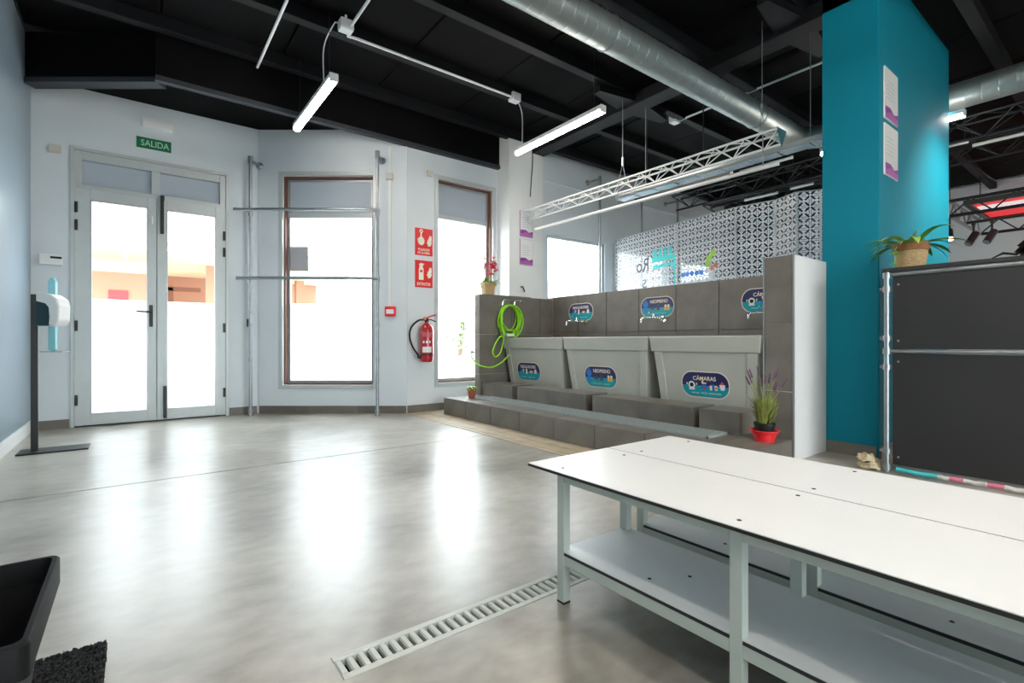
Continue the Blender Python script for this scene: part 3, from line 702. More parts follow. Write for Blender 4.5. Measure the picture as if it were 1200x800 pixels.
MB().tube([(3.53, 4.755, .893), (3.60, 4.745, .894), (3.63, 4.74, .894)], .016, 10).build('nozzle', WPLAS, ho, smooth=True)
wt = thing('wall_valve', 'small steel garden valve on the tiled side wall end', 'tap', (3.225, 5.02, .68))
MB().tube([(3.235, 4.975, .69), (3.20, 5.01, .69), (3.19, 5.02, .67)], .011, 8).build('body', GALV, wt, smooth=True)
MB().box((3.185, 4.995, .700), (3.215, 5.03, .708)).build('handle', GALV, wt)

# ------------------------------------------------------------------ plants
def leaf_strip(mb, base, direc, length, width, droop, n=7, fold=.25):
    d = V(direc).normalized(); side = d.cross(UP)
    side = side.normalized() if side.length > .01 else V((1, 0, 0)); p = V(base); vs = []; fs = []; el = d.copy()
    for i in range(n + 1):
        t = i / n; w = width * (math.sin(math.pi * min(.98, .18 + t * .8)) ** .7) * (1 if t < .98 else .15) / 2
        vs += [tuple(p - side * w + UP * fold * w), tuple(p), tuple(p + side * w + UP * fold * w)]
        el = (el + V((0, 0, -droop / n * (1 + t)))).normalized(); p = p + el * (length / n)
        if i < n: k = 3 * i; fs += [(k, k + 1, k + 4, k + 3), (k + 1, k + 2, k + 5, k + 4)]
    mb.add(vs, fs)
# spider plant on the counter
sx, sy, sz = 3.97, .985, 1.282
pl = thing('potted_plant', 'variegated spider plant in a woven straw pot on the dark counter', 'plant', (sx, sy, sz))
MB().lathe([(.0, .0), (.068, 0), (.074, .02), (.090, .125)], (sx, sy, sz), 24).build('woven_pot', WICKER, pl, smooth=True)
MB().lathe([(.086, .115), (.093, .115), (.096, .165), (.088, .166), (.082, .14)], (sx, sy, sz), 24).build('pot_rim', WICKERD, pl, smooth=True)
MB().lathe([(0, .14), (.084, .14), (.084, .143), (0, .15)], (sx, sy, sz), 20).build('soil', SOIL, pl)
rr = random.Random(11)
for k in range(17):
    a = k * 2.4 + rr.uniform(-.2, .2); el = rr.uniform(.35, 1.2); L_ = rr.uniform(.19, .30)
    dr_ = V((math.cos(a), math.sin(a), el)); bs = (sx + .03 * math.cos(a), sy + .03 * math.sin(a), sz + .145)
    mb = MB(); leaf_strip(mb, bs, dr_, L_, .046, rr.uniform(.5, 1.1)); lf = mb.build('leaf', LEAFG if k % 3 else LEAFL, pl, smooth=True)
    mb = MB(); leaf_strip(mb, (bs[0], bs[1], bs[2] + .004), dr_, L_ * .93, .014, rr.uniform(.5, 1.1)); mb.build('leaf_stripe', LEAFP, lf, smooth=True)
for dx, dz in ((-.085, .10), (-.088, .03)):
    MB().tube([(sx - .07, sy + .04, sz + .16), (sx + dx, sy + .06, sz + dz + .03), (sx + dx - .006, sy + .062, sz + dz)], .003, 6).build('runner', LEAFL, pl)
    mb = MB(); 
    for k in range(9): leaf_strip(mb, (sx + dx - .006, sy + .062, sz + dz + .01), (math.cos(k * .7), math.sin(k * .7), .2), .035, .016, .9, 4)
    mb.build('plantlet', LEAFL, pl)
# flowers on the side wall
fx, fy, fz = 3.385, 4.94, 1.383
fp = thing('flower_pot', 'pink flowering plant in a straw pot on the tiled side wall', 'plant', (fx, fy, fz))
MB().frustum((fx - .055, fy - .05, fx + .055, fy + .05, fz), (fx - .075, fy - .06, fx + .075, fy + .06, fz + .13)).build('pot', WICKER, fp, bevel=.006)
frame_rect(MB(basis((fx, fy, fz + .125), (1, 0, 0), (0, 1, 0))), -.08, .08, -.065, .065, .012, -.005, .02).build('pot_rim', WICKER, fp)
rr = random.Random(5)
for k in range(26):
    a = rr.uniform(0, 6.28); mb = MB(); leaf_strip(mb, (fx + .05 * math.cos(a), fy + .03 * math.sin(a), fz + .12), (math.cos(a), math.sin(a), rr.uniform(.5, 2)), rr.uniform(.07, .15), .045, .8, 5); mb.build('leaf', LEAFL if k % 2 else LEAFG, fp, smooth=True)
for k, (dx, hh, m) in enumerate(((-.075, .40, ORNP), (-.045, .34, PINKF), (.06, .42, PINKF), (.085, .37, PINKF), (.035, .33, PINKF))):
    st_ = MB().tube(bez([(fx + dx * .3, fy, fz + .12), (fx + dx * .8, fy - .01, fz + hh * .6), (fx + dx, fy - .015, fz + hh)], 4), .004, 6).build('stem', LEAFG, fp)
    mb = MB()
    for j in range(34):
        a = rr.uniform(0, 6.28); t = rr.random(); w = .042 * (1 - .5 * t) if k > 1 else .022
        leaf_strip(mb, (fx + dx + w * .3 * math.cos(a), fy - .015 + w * .3 * math.sin(a), fz + hh - .10 + .14 * t), (math.cos(a), math.sin(a), .4), w * 1.3, .034, .4, 3)
    mb.build('flower', PINKF if k > 0 else mat('coral_petals', (.80, .16, .16), .5), fp)
# small terracotta pot
qx, qy = 3.0, 4.70
q = thing('small_pot', 'small terracotta pot with a seedling on the platform corner', 'plant', (qx, qy, PH))
MB().lathe([(0, 0), (.034, 0), (.045, .085), (.050, .085), (.051, .105), (.044, .105), (.04, .09), (0, .09)], (qx, qy, PH), 20).build('pot', TERRA, q, smooth=True)
for k in range(18):
    a = k * 2.4; mb = MB(); leaf_strip(mb, (qx, qy, PH + .09), (math.cos(a), math.sin(a), 1 + .6 * (k % 3)), .085, .035, 1.2, 5); mb.build('leaf', LEAFL, q, smooth=True)
# lavender in a red bowl
lx, ly = 3.20, 1.545
lv = thing('lavender_plant', 'lavender in a black pot standing in a red folding bowl', 'plant', (lx, ly, PH))
b_ = thing('red_bowl', 'red ribbed folding bowl under the lavender pot', 'bowl', (lx, ly, PH))
MB().lathe([(0, 0), (.058, 0), (.060, .022), (.066, .024), (.068, .046), (.074, .048), (.078, .066), (.090, .067), (.090, .072), (.072, .071), (.062, .05), (.056, .008), (0, .008)], (lx, ly, PH), 28).build('bowl_wall', REDP, b_, smooth=True)
lv.location.z = PH + .0085
MB().lathe([(0, 0), (.046, 0), (.060, .095), (.064, .095), (.064, .108), (.056, .108), (.052, .09), (0, .09)], (lx, ly, PH + .0085), 24).build('pot', BLACKP, lv, smooth=True)
rr = random.Random(9); mb = MB()
for k in range(420):
    a = rr.uniform(0, 6.28); r0 = rr.random() ** .5 * .045; up = rr.uniform(1.2, 4)
    leaf_strip(mb, (lx + r0 * math.cos(a), ly + r0 * math.sin(a), PH + .10 + rr.uniform(0, .10)), (math.cos(a), math.sin(a), up), rr.uniform(.06, .12), .008, .15, 3)
o = mb.build('foliage', LAVG, lv); o['kind'] = 'stuff'
for k in range(16):
    a = k * 2.4 + rr.uniform(-.3, .3); sp_ = rr.uniform(.03, .13); hh = rr.uniform(.30, .42) - sp_ * .5
    p0 = V((lx, ly, PH + .15)); p1 = V((lx + sp_ * .45 * math.cos(a), ly + sp_ * .45 * math.sin(a), PH + .12 + hh * .5)); p2 = V((lx + sp_ * math.cos(a), ly + sp_ * math.sin(a), PH + .09 + hh))
    s_ = MB().tube(bez([p0, p1, p2], 4), .0018, 5).build('stem', LAVG, lv)
    d = (p2 - p1).normalized()
    MB().tube([p2 - d * .055, p2 - d * .045, p2 - d * .02, p2, p2 + d * .012], .006, 6, radii=[.002, .0065, .0055, .005, .001]).build('flower_spike', LAVP, s_, smooth=True)

# ------------------------------------------------------------------ galvanised pipe rack before the wide window
def rack_post(parent, p, ztop, wall_dir, wall_len):
    a = V(p); wd = V(wall_dir)
    MB().tube([a, a + UP * (ztop - .0)], .018, 12).build('post', GALV, parent, smooth=True)
    MB().tube([a, a + UP * .07], .026, 12).build('foot_socket', GALV, parent, smooth=True)
    MB().tube([a + UP * (ztop - .06), a + UP * (ztop + .02)], .026, 12).build('elbow', GALV, parent, smooth=True)
    MB().tube([a + UP * (ztop - .015), a + UP * (ztop - .015) + wd * (wall_len - .001)], .014, 10).build('wall_arm', GALV, parent, smooth=True)
    MB().tube([a + UP * (ztop - .015) + wd * (wall_len - .03), a + UP * (ztop - .015) + wd * (wall_len - .001)], .042, 16, radii=[.022, .042]).build('wall_flange', GALV, parent, smooth=True)
rk = thing('pipe_rack', 'galvanised pipe clothes rack standing before the wide window', 'rack', W1(-2.2, 5.5))
pA, pB = W1(-2.885, 5.46), W1(-1.485, 5.46)
for p, zt in ((pA, 2.84), (pB, 2.90)): rack_post(rk, p, zt, FW, D1 - 5.46)
for z, s_l in ((2.245, -3.00), (1.505, -2.97)):
    e = .07
    pts = [W1(s_l, 5.34) + UP * z, W1(-1.60, 5.34) + UP * z, W1(-1.54, 5.345) + UP * z, W1(-1.50, 5.37) + UP * z, W1(-1.485, 5.42) + UP * z, W1(-1.485, 5.46) + UP * z]
    MB().tube(pts, .017, 12).build('rail', GALV, rk, smooth=True)
    MB().tube([W1(-2.885, 5.335) + UP * z, W1(-2.885, 5.46) + UP * z], .014, 10).build('cross_stub', GALV, rk, smooth=True)
    for p in (pA, pB): MB().tube([p + UP * (z - .04), p + UP * (z + .04)], .026, 12).build('tee_joint', GALV, rk, smooth=True)
    MB().tube([W1(s_l, 5.34) + UP * z, W1(s_l + .03, 5.34) + UP * z], .021, 12).build('end_cap', GALV, rk, smooth=True)
for p in (pA, pB):
    for z in (.62, 1.42, 1.0): MB().tube([p + UP * (z - .02), p + UP * (z + .02)], .022, 12).build('collar', GALV, rk, smooth=True)
# racks along the long white wall
for i, (x, lab) in enumerate(((5.41, 'left pipe rack post on the long white wall'), (6.37, 'middle pipe rack post on the long white wall'), (7.33, 'right pipe rack post on the long white wall'))):
    r_ = thing('rack_post', lab, 'rack', (x, 5.0, 0), group='pipe rack posts on the long white wall')
    rack_post(r_, (x, 5.0, 0), 3.22, (-.0, 1, 0), .248)

# ------------------------------------------------------------------ items on the walls
def wall_box(name, label, cat, M, w, h, d, m, bevel=.004):
    return tag(MB(M).box((-w / 2, -h / 2, .0005), (w / 2, h / 2, d)).build(name, m, loc=M.translation, bevel=bevel), label, cat)
MDo = lambda x, z: basis((x, YD, z), (1, 0, 0))
es = thing('exit_sign', 'green SALIDA exit sign over the double door', 'sign', (.145, YD, 2.83))
MB(MDo(.145, 2.84)).box((-.145, -.055, .0005), (.145, .055, .006)).build('plate', GREENS, es)
text('lettering', 'SALIDA', MDo(.155, 2.84) @ Matrix.Translation((0, 0, .0065)), .235, .062, GREENT, es, bold=.01)
el_ = thing('emergency_light', 'white emergency light above the exit sign', 'light', (.17, YD, 3.04))
MB(MDo(.17, 3.045)).box((-.135, -.05, .0005), (.135, .05, .025)).build('housing', WPLAS, el_, bevel=.006)
MB(MDo(.17, 3.045)).box((-.125, -.045, .025), (.125, .02, .055)).build('diffuser', WPLAS, el_, bevel=.01)
wall_box('sensor_box', 'small white box high on the wall left of the double door', 'box', MDo(-.605, 2.615), .085, .075, .03, BEIGEP)
cb = thing('control_box', 'white control box with dark display left of the double door', 'control', (-.63, YD, 1.58))
MB(MDo(-.63, 1.58)).box((-.08, -.05, .0005), (.08, .05, .04)).build('housing', WPLAS, cb, bevel=.006)
MB(MDo(-.60, 1.60)).box((-.035, -.010, .0405), (.045, .010, .0415)).build('display', BLACKP, cb)
MB(MDo(-.63, 1.58)).box((-.078, -.048, .0), (-.06, .048, .042)).build('side_cover', WPLAS, cb)
wall_box('wall_switch', 'small black switch on the wall right of the double door', 'switch', MDo(1.02, 1.03), .05, .09, .02, BLACKP)
# conduit and call point on the angled wall
M1w = lambda s, z: basis(W1(s) + UP * z, RT)
tag(MB(M1w(-1.395, 0)).box((-.014, 1.225, .0005), (.014, 3.04, .02)).build('cable_trunking', WPLAS, loc=W1(-1.395) + UP * 1.2), 'white cable trunking running down to the alarm call point', 'trunking')
wall_box('junction_box', 'small white junction box on the wall beside the rack', 'box', M1w(-1.395, 2.70), .075, .075, .045, BEIGEP)
cp = thing('call_point', 'red fire alarm call point at the end of the trunking', 'alarm', W1(-1.385) + UP * 1.16)
MB(M1w(-1.385, 1.163)).box((-.06, -.055, .0005), (.06, .055, .045)).build('housing', REDS, cp, bevel=.006)
MB(M1w(-1.385, 1.163)).box((-.042, -.028, .0455), (.042, .022, .0475)).build('push_pane', WPLAS, cp)
# fire signs
M2w = lambda x, z: basis((x, YW, z), (1, 0, 0))
flame = [(-.008, -.055), (.022, -.045), (.034, -.02), (.028, .0), (.036, .012), (.03, .03), (.036, .05), (.018, .04), (.014, .056), (.002, .036), (.006, .02), (-.008, .026), (-.004, .004), (-.022, .008), (-.012, -.012), (-.03, -.02), (-.016, -.032)]
def fire_sign(label, z, kind):
    fs = thing('fire_sign', label, 'sign', (2.685, YW, z), group='red fire signs')
    M = M2w(2.685, z)
    MB(M).box((-.113, -.158, .0005), (.113, .158, .005)).build('plate', REDS, fs)
    def A(polys, m=SIGNW, zz=.0052):
        mb = MB(M)
        for q_ in polys: mb.prism(q_, zz, zz + .0006)
        mb.build('pictogram', m, fs)
    A([[(x * 1.1 + .065, y * 1.25 + .02) for x, y in flame]])
    if kind == 'hand':
        A([circ(-.035, .01, .043, 16, .05), [(-.045, .05), (-.025, .05), (-.028, .105), (-.044, .105)], circ(-.035, .125, .022), [(-.085, .03), (-.07, .04), (-.06, .0), (-.075, -.01)]])
        A([circ(-.035, .125, .011)], REDS, .0060)
        text('lettering', 'PULSADOR', M @ Matrix.Translation((0, -.09, .006)), .15, .03, SIGNW, fs, bold=.02); text('lettering', 'DE ALARMA', M @ Matrix.Translation((0, -.128, .006)), .16, .026, SIGNW, fs, bold=.02)
    else:
        A([[(-.065, -.07), (-.005, -.07), (-.005, .06), (-.015, .085), (-.055, .085), (-.065, .06)], circ(-.035, .105, .026, 12, .022), [(-.012, .10), (.005, .115), (.0, .125), (-.02, .118)]])
        A([[(-.052, .02), (-.018, .02), (-.018, .045), (-.052, .045)]], REDS, .0060)
        text('lettering', 'EXTINTOR', M @ Matrix.Translation((0, -.118, .006)), .175, .036, SIGNW, fs, bold=.02)
fire_sign('red fire sign with pressing hand reading PULSADOR DE ALARMA', 1.985, 'hand')
fire_sign('red fire sign with extinguisher reading EXTINTOR', 1.61, 'ext')
wall_box('alarm_sensor', 'small beige box high on the wall above the fire signs', 'box', M2w(2.76, 2.80), .07, .07, .03, BEIGEP)
# extinguisher
ex, ey, ez = 2.672, 5.15, .585
fe = thing('fire_extinguisher', 'red fire extinguisher with black hose hanging on the white wall', 'extinguisher', (ex, ey, ez))
MB().lathe([(0, 0), (.06, .0), (.072, .02), (.078, .05), (.078, .36), (.070, .40), (.045, .435), (.022, .452), (.022, .47), (0, .47)], (ex, ey, ez), 28).build('cylinder', REDX, fe, smooth=True)
MB().lathe([(.0785, .075), (.0795, .075), (.0795, .09), (.0785, .09)], (ex, ey, ez), 28).build('base_band', BLACKP, fe, smooth=True)
def curved(name, a0, a1, z0, z1, m, r=.0795):
    mb = MB(); n = 8; vs = []
    for k in range(n + 1):
        a = math.radians(a0 + (a1 - a0) * k / n); vs += [(ex + r * math.cos(a), ey + r * math.sin(a), ez + z0), (ex + r * math.cos(a), ey + r * math.sin(a), ez + z1)]
    mb.add(vs, [(2 * k, 2 * k + 2, 2 * k + 3, 2 * k + 1) for k in range(n)]); return mb.build(name, m, fe)
curved('label_panel', 205, 285, .11, .175, WPLAS)
curved('print_block', 205, 240, .29, .34, mat('faded_red_print', (.55, .10, .12), .4)); curved('print_block', 246, 285, .28, .34, MATS['faded_red_print'])
for a in (210, 236, 262): curved('pictogram', a, a + 14, .215, .242, WPLAS)
MB().lathe([(.02, .46), (.024, .46), (.024, .50), (.014, .51), (0, .51)], (ex, ey, ez), 14).build('valve', BLACKP, fe, smooth=True)
MB().tube([(ex - .03, ey, ez + .50), (ex + .02, ey, ez + .515), (ex + .075, ey - .02, ez + .535), (ex + .105, ey - .03, ez + .545)], .008, 8).build('top_lever', REDP, fe, smooth=True)
MB().box((ex - .04, ey - .018, ez + .482), (ex + .02, ey + .018, ez + .515)).build('valve_block', ORNP, fe, bevel=.006)
MB().tube([(ex, ey, ez + .485), (ex + .05, ey - .01, ez + .488), (ex + .105, ey - .03, ez + .465)], .007, 8).build('carry_handle', BLACKP, fe, smooth=True)
MB().tube(bez([(ex - .02, ey, ez + .487), (ex - .10, ey + .01, ez + .475), (ex - .18, ey + .02, ez + .40), (ex - .205, ey + .02, ez + .30), (ex - .17, ey + .02, ez + .18), (ex - .10, ey + .0, ez + .07)], 6), .011, 8).build('hose', BLACKP, fe, smooth=True)
MB().tube([(ex - .115, ey, ez + .06), (ex - .075, ey - .005, ez + .055)], .014, 10).build('hose_nozzle', BLACKP, fe, smooth=True)
MB().box((ex - .03, ey + .07, ez + .30), (ex + .03, YW - .0005, ez + .36)).build('bracket', BLACKM, fe)
# notices on the pier
def notice(name, label, M, w, h, frame_m, body_m, group):
    t = thing(name, label, 'notice', M.translation, group=group)
    MB(M).box((-w / 2, -h / 2, .0008), (w / 2, h / 2, .010)).build('backing', frame_m, t)
    MB(M).box((-w / 2 + .003, -h / 2 + .003, .010), (w / 2 - .003, h / 2 - .003, .0112)).build('sheet', body_m, t)
    hh = h / 2 - .006; ww = w / 2 - .006
    MB(M).prism([(-ww, -hh), (ww, -hh), (ww, -hh + .075), (ww * .4, -hh + .055), (-ww * .2, -hh + .085), (-ww, -hh + .08)], .0113, .0117).build('purple_footer', PURP, t)
    MB(M).prism([(-ww, -hh), (ww, -hh), (ww, -hh + .035), (0, -hh + .06), (-ww, -hh + .03)], .0118, .0121).build('mauve_footer', PURB, t)
    for k in range(5): MB(M).box((-ww * .8, hh * .5 - k * .03, .0113), (ww * (.3 + .1 * (k % 3)), hh * .5 - k * .03 + .005, .0116)).build('text_line', PAPER, t)
    return t
MP = lambda x, z: basis((x, 5.0, z), (1, 0, 0))
notice('wall_notice', 'upper clear notice with purple footer on the white pier', MP(4.025, 2.335), .215, .33, PURB, PLASTER, 'notices on the white pier')
notice('wall_notice', 'lower clear notice with purple footer on the white pier', MP(4.025, 1.975), .215, .33, PURB, PLASTER, 'notices on the white pier')
MT = lambda x, z: basis((x, TY0, z), (1, 0, 0))
notice('notice_board', 'upper white notice board on the teal pillar', MT(4.345, 2.585), .28, .365, WPLAS, mat('notice_white', (.62, .62, .60), .5), 'notices on the teal pillar')
notice('notice_board', 'lower white notice board on the teal pillar', MT(4.345, 2.185), .28, .365, WPLAS, MATS['notice_white'], 'notices on the teal pillar')
tag(MB().tube(bez([(3.935, 4.999, 1.52), (3.935, 4.96, 1.52), (3.95, 4.95, 1.48), (3.965, 4.96, 1.46)], 4), .009).build('coat_hook', BLACKM, loc=(3.935, 5.0, 1.5), smooth=True), 'small black hook on the white pier', 'hook')
tag(MB().tube([(4.13, 4.993, 3.3), (4.12, 4.985, 3.1), (4.09, 4.975, 2.9), (4.075, 4.975, 2.7)], .006, 6).build('hanging_cable', BLACKM, loc=(4.1, 4.99, 2.7), smooth=True), 'thin dark cable hanging down the white pier', 'cable')

# ------------------------------------------------------------------ hand sanitiser stand
hx, hy = -.60, 5.07
hs_ = thing('sanitiser_stand', 'black floor stand with white touch-free sanitiser dispenser by the left wall', 'stand', (hx, hy, 0))
MB().box((hx - .09, hy - .12, .0), (hx + .31, hy + .10, .012)).build('base_plate', BLACKM, hs_, bevel=.004)
MB().box((hx - .022, hy - .015, .012), (hx + .018, hy + .015, 1.17)).build('pole', BLACKM, hs_, bevel=.003)
Mh = basis(V((hx, hy, 0)) + RT * .03 + FW * .02, RT)
MB(Mh).prism([(.020, .76), (.045, .745), (.075, .76), (.075, 1.27), (.06, 1.30), (.035, 1.30), (.020, 1.27)], -.05, -.03).build('back_plate', ACRYL, hs_)
MB(Mh).prism([(.025, .93), (.165, .935), (.19, .97), (.195, 1.08), (.18, 1.13), (.13, 1.165), (.025, 1.185)], -.03, .075).build('dispenser_shell', WPLAS, hs_, bevel=.012)
MB(Mh).prism([(.024, .935), (.125, .935), (.13, 1.00), (.125, 1.07), (.10, 1.10), (.024, 1.12)], -.02, .078).build('dispenser_window', mat('dark_teal_plastic', (.015, .05, .06), .3), hs_, bevel=.004)
MB(Mh).box((.03, .742, -.05), (.20, .747, .05)).build('drip_tray', GALV, hs_)
for z in (1.12, .98): MB(Mh).box((-.035, z - .012, -.02), (-.018, z + .012, .0)).build('clamp_screw', BLACKM, hs_)

# ------------------------------------------------------------------ benches
def bench(x0, x1, label):
    y1, y0 = 1.27, -.62; zt = .42; t = thing('bench', label, 'bench', ((x0 + x1) / 2, (y0 + y1) / 2, 0), group='white benches')
    MB().box((x0, y0, zt - .010), (x1, y1, zt - .002)).build('top_core', HPLCORE, t)
    MB().box((x0 + .0006, y0 + .0006, zt - .002), (x1 - .0006, y1 - .0006, zt)).build('top_board', HPL, t)
    W = .027; D = .030; lx = (x0 + .030, x1 - .030 - W); ly = (1.130, .560, -.01, -.58); tiers = ((zt - .041, zt - .011), (.1225, .1535))
    for x in lx:
        for y in ly:
            lg = MB().box((x, y, .006), (x + W, y + D, zt - .0105)).build('leg', BENCHF, t, bevel=.0015)
            MB().box((x - .0005, y - .0005, 0), (x + W + .0005, y + D + .0005, .006)).build('foot_cap', BLACKP, lg)
        for z0, z1 in tiers:
            for a in range(3): MB().box((x + .001, ly[a + 1] + D + .0005, z0), (x + W - .001, ly[a] - .0005, z1)).build('side_rail', BENCHF, t, bevel=.0015)
    for y in ly:
        for z0, z1 in tiers: MB().box((lx[0] + W + .0005, y + .003, z0), (lx[1] - .0005, y + D - .003, z1)).build('cross_rail', BENCHF, t)
    SHM = mat('white_shelf_laminate', (.76, .79, .80), .3)
    for nm, m, z0, z1, e in (('shelf_core', HPLCORE, .154, .1625, 0), ('shelf_board', SHM, .1625, .1645, .0006)):
        mb = MB().box((lx[0] + W + .0005, ly[3], z0), (lx[1] - .0005, ly[0] + D, z1))
        for xa, xb in ((lx[0] + e, lx[0] + W + .0005), (lx[1] - .0005, lx[1] + W - e)):
            for a in range(3): mb.box((xa, ly[a + 1] + D + .0006, z0), (xb, ly[a] - .0006, z1))
        mb.build(nm, m, t)
    sc = MB().lathe([(0, 0), (.0055, 0), (.005, .0012), (0, .0015)], (0, 0, 0), 10).mesh('screw', smooth=True); sc.materials.append(BLACKM)
    for y in (1.15, .575, .005, -.55):
        for x in (x0 + .045, x1 - .045): piece('screw', sc, (x, y, zt), t)
    for y in (.86, .80, .30, .24, -.3):
        piece('screw', sc, (x0 + (.10 if round(y * 100) in (86, 30) else .20), y, .1645), t)
    return t
bench(1.030, 1.414, 'white topped bench with lower shelf nearest the drain grate')
bench(1.420, 1.804, 'white topped bench with lower shelf on the side of the dark counter')

# ------------------------------------------------------------------ bin and floor mat
MTX0, MTX1, MTY0, MTY1 = -.72, -.062, .70, 1.73
fm = thing('floor_mat', 'black looped floor mat under the bin', 'mat', ((MTX0 + MTX1) / 2, (MTY0 + MTY1) / 2, 0))
MB().box((MTX0, MTY0, .0), (MTX1, MTY1, .006)).build('backing', BLACKP, fm)
rr = random.Random(2); mb = MB()
for i in range(9000):
    x = rr.uniform(MTX0 + .004, MTX1 - .004); y = rr.uniform(MTY0 + .004, MTY1 - .004)
    if i < 3500: x = rr.uniform(-.24, MTX1 - .003); y = rr.uniform(1.3, MTY1 - .003)
    a = rr.uniform(0, 6.28); r0 = .006; h = rr.uniform(.006, .013); c, s_ = math.cos(a) * r0, math.sin(a) * r0
    mb.add([(x - c, y - s_, .005), (x - c * .6 + s_ * .3, y - s_ * .6 - c * .3, .005 + h), (x + c * .6 + s_ * .3, y + s_ * .6 - c * .3, .005 + h), (x + c, y + s_, .005), (x + s_ * .7, y - c * .7, .005 + h * .7)], [(0, 1, 2, 3), (1, 4, 2)])
o = mb.build('pile', MATM, fm); o['kind'] = 'stuff'
bx0, bx1, by0, by1, bz0, bz1 = -.49, -.112, .90, 1.245, .020, .425
bn = thing('waste_bin', 'black open-topped plastic bin at the lower left', 'bin', ((bx0 + bx1) / 2, (by0 + by1) / 2, bz0))
def rng(x0, y0, x1, y1, z, r=.014):
    return [(x0 + (x1 - x0) / 2 + px, y0 + (y1 - y0) / 2 + py, z) for px, py in stadium(x1 - x0, y1 - y0, r, 4)]
i1 = .05
MB().rings([rng(bx0 + .06, by0 + .06, bx1 - .06, by1 - .06, bz0), rng(bx0 + .014, by0 + .014, bx1 - .014, by1 - .014, bz1 - .045), rng(bx0 + .018, by0 + .018, bx1 - .018, by1 - .018, bz1 - .04), rng(bx0 + .065, by0 + .065, bx1 - .065, by1 - .065, bz0 + .006)]).build('body', BINM, bn, smooth=True)
MB().rings([rng(bx0 + .012, by0 + .012, bx1 - .012, by1 - .012, bz1 - .05), rng(bx0, by0, bx1, by1, bz1 - .048), rng(bx0, by0, bx1, by1, bz1 - .004), rng(bx0 + .003, by0 + .003, bx1 - .003, by1 - .003, bz1), rng(bx0 + .009, by0 + .009, bx1 - .009, by1 - .009, bz1), rng(bx0 + .013, by0 + .013, bx1 - .013, by1 - .013, bz1 - .02)], closed=True).build('rim', BINM, bn, smooth=True)

# ------------------------------------------------------------------ dark counter
CX, CY1, CY0, CH = 3.78, 1.065, -1.6, 1.255
ct = thing('counter', 'dark counter of black boards on a galvanised pipe frame', 'counter', (4.1, -.2, 0))
for z0, z1 in ((.05, .745), (.775, 1.225)):
    b_o = MB().box((CX, CY0, z0), (CX + .016, CY1 - .035, z1)).build('front_board', BOARD, ct, bevel=.002)
    for y in (CY1 - .065, -.2, -1.5):
        for z in (z0 + .05, z1 - .05): MB().tube([(CX - .003, y, z), (CX + .001, y, z)], .007, 10).build('bolt_head', CHROME, b_o)
for z in (CH - .015, .760): MB().tube([(CX - .002, CY1, z), (CX - .002, CY0, z)], .0135, 12).build('rail_pipe', GALV, ct, smooth=True)
MB().tube([(CX - .002, CY1 - .005, .0), (CX - .002, CY1 - .005, CH)], .015, 12).build('post_pipe', GALV, ct, smooth=True)
MB().tube([(CX + .45, CY1 - .005, .0), (CX + .45, CY1 - .005, CH - .01)], .015, 12).build('post_pipe', GALV, ct, smooth=True)
for z in (.03, .13, .66, .76, .84, 1.15, 1.235): MB().tube([(CX - .002, CY1 - .005, z - .018), (CX - .002, CY1 - .005, z + .018)], .022, 12).build('pipe_clamp', GALV, ct, smooth=True)
for z in (.13, .66, .84, 1.15): MB().tube([(CX - .002, CY1 + .03, z), (CX - .002, CY1 - .03, z)], .011, 8).build('clamp_screw', GALV, ct)
MB().box((CX - .01, CY0, CH), (CX + .60, CY1 + .02, CH + .026)).build('counter_top', BOARD, ct, bevel=.004)
MB().box((CX + .02, CY1 - .05, .05), (CX + .44, CY1 - .035, CH - .03)).build('side_board', BOARD, ct)
fr = thing('fabric_strip', 'turquoise and pink cloth strip sticking out under the counter', 'cloth', (CX - .02, .4, 0))
yy = CY1 - .06; rr = random.Random(8)
for k, (L_, m) in enumerate(((.20, CLOTHT), (.05, CLOTHG), (.06, CLOTHP), (.10, CLOTHG), (.07, CLOTHP), (.09, CLOTHG), (.35, CLOTHT), (.3, CLOTHP))):
    pts = [(CX - .015 + rr.uniform(-.006, .006), yy - L_ * j / 4, .024 + rr.uniform(-.004, .004)) for j in range(5)]
    MB().tube(pts, .013, 8).build('cloth_fold', m, fr, smooth=True); yy -= L_
rp = thing('rope_coil', 'pile of pale jute rope on the floor beside the counter', 'rope', (3.80, 1.15, 0))
rr = random.Random(6)
for k in range(5):
    cx, cy, r0 = 3.80 + .02 * (k % 3) - .02, 1.155 + .006 * k, .046 - .004 * k
    pts = [(cx + r0 * math.cos(a / 14 * 6.283) * (1 + .2 * math.sin(a)), cy + r0 * 1.2 * math.sin(a / 14 * 6.283), .016 + .014 * k + .008 * math.sin(a * 1.7)) for a in range(14)]
    MB().tube(pts, .012, 8, closed=True).build('rope_turn', ROPE, rp, smooth=True)

# ------------------------------------------------------------------ LED bars, conduits
def led_bar(label, x, y0, y1, z=2.87, cables=True):
    t = thing('led_bar', label, 'light', (x, (y0 + y1) / 2, z), group='LED bars')
    MB().box((x - .034, y0, z + .012), (x + .034, y1, z + .055)).build('housing', WPLAS, t, bevel=.008)
    pr = [(-.031, .012), (-.028, -.008), (-.015, -.018), (.015, -.018), (.028, -.008), (.031, .012)]
    MB(basis((x, y0 + .005, z), (1, 0, 0))).prism(pr, -(y1 - y0 - .01), 0).build('diffuser', LED, t)
    for y in (y0 + .001, y1 - .019): MB().box((x - .036, y, z - .015), (x + .036, y + .018, z + .057)).build('end_cap', WPLAS, t, bevel=.008)
    if cables:
        for y in (y0 + .12, y1 - .12): MB().tube([(x, y, z + .055), (x, y, CZ - .003)], .0025, 6).build('suspension_wire', BLACKM, t)
    return t
led_bar('lit LED bar hanging before the double door', 1.235, 3.93, 5.08)
led_bar('lit LED bar hanging before the white pier', 3.31, 3.01, 4.28)
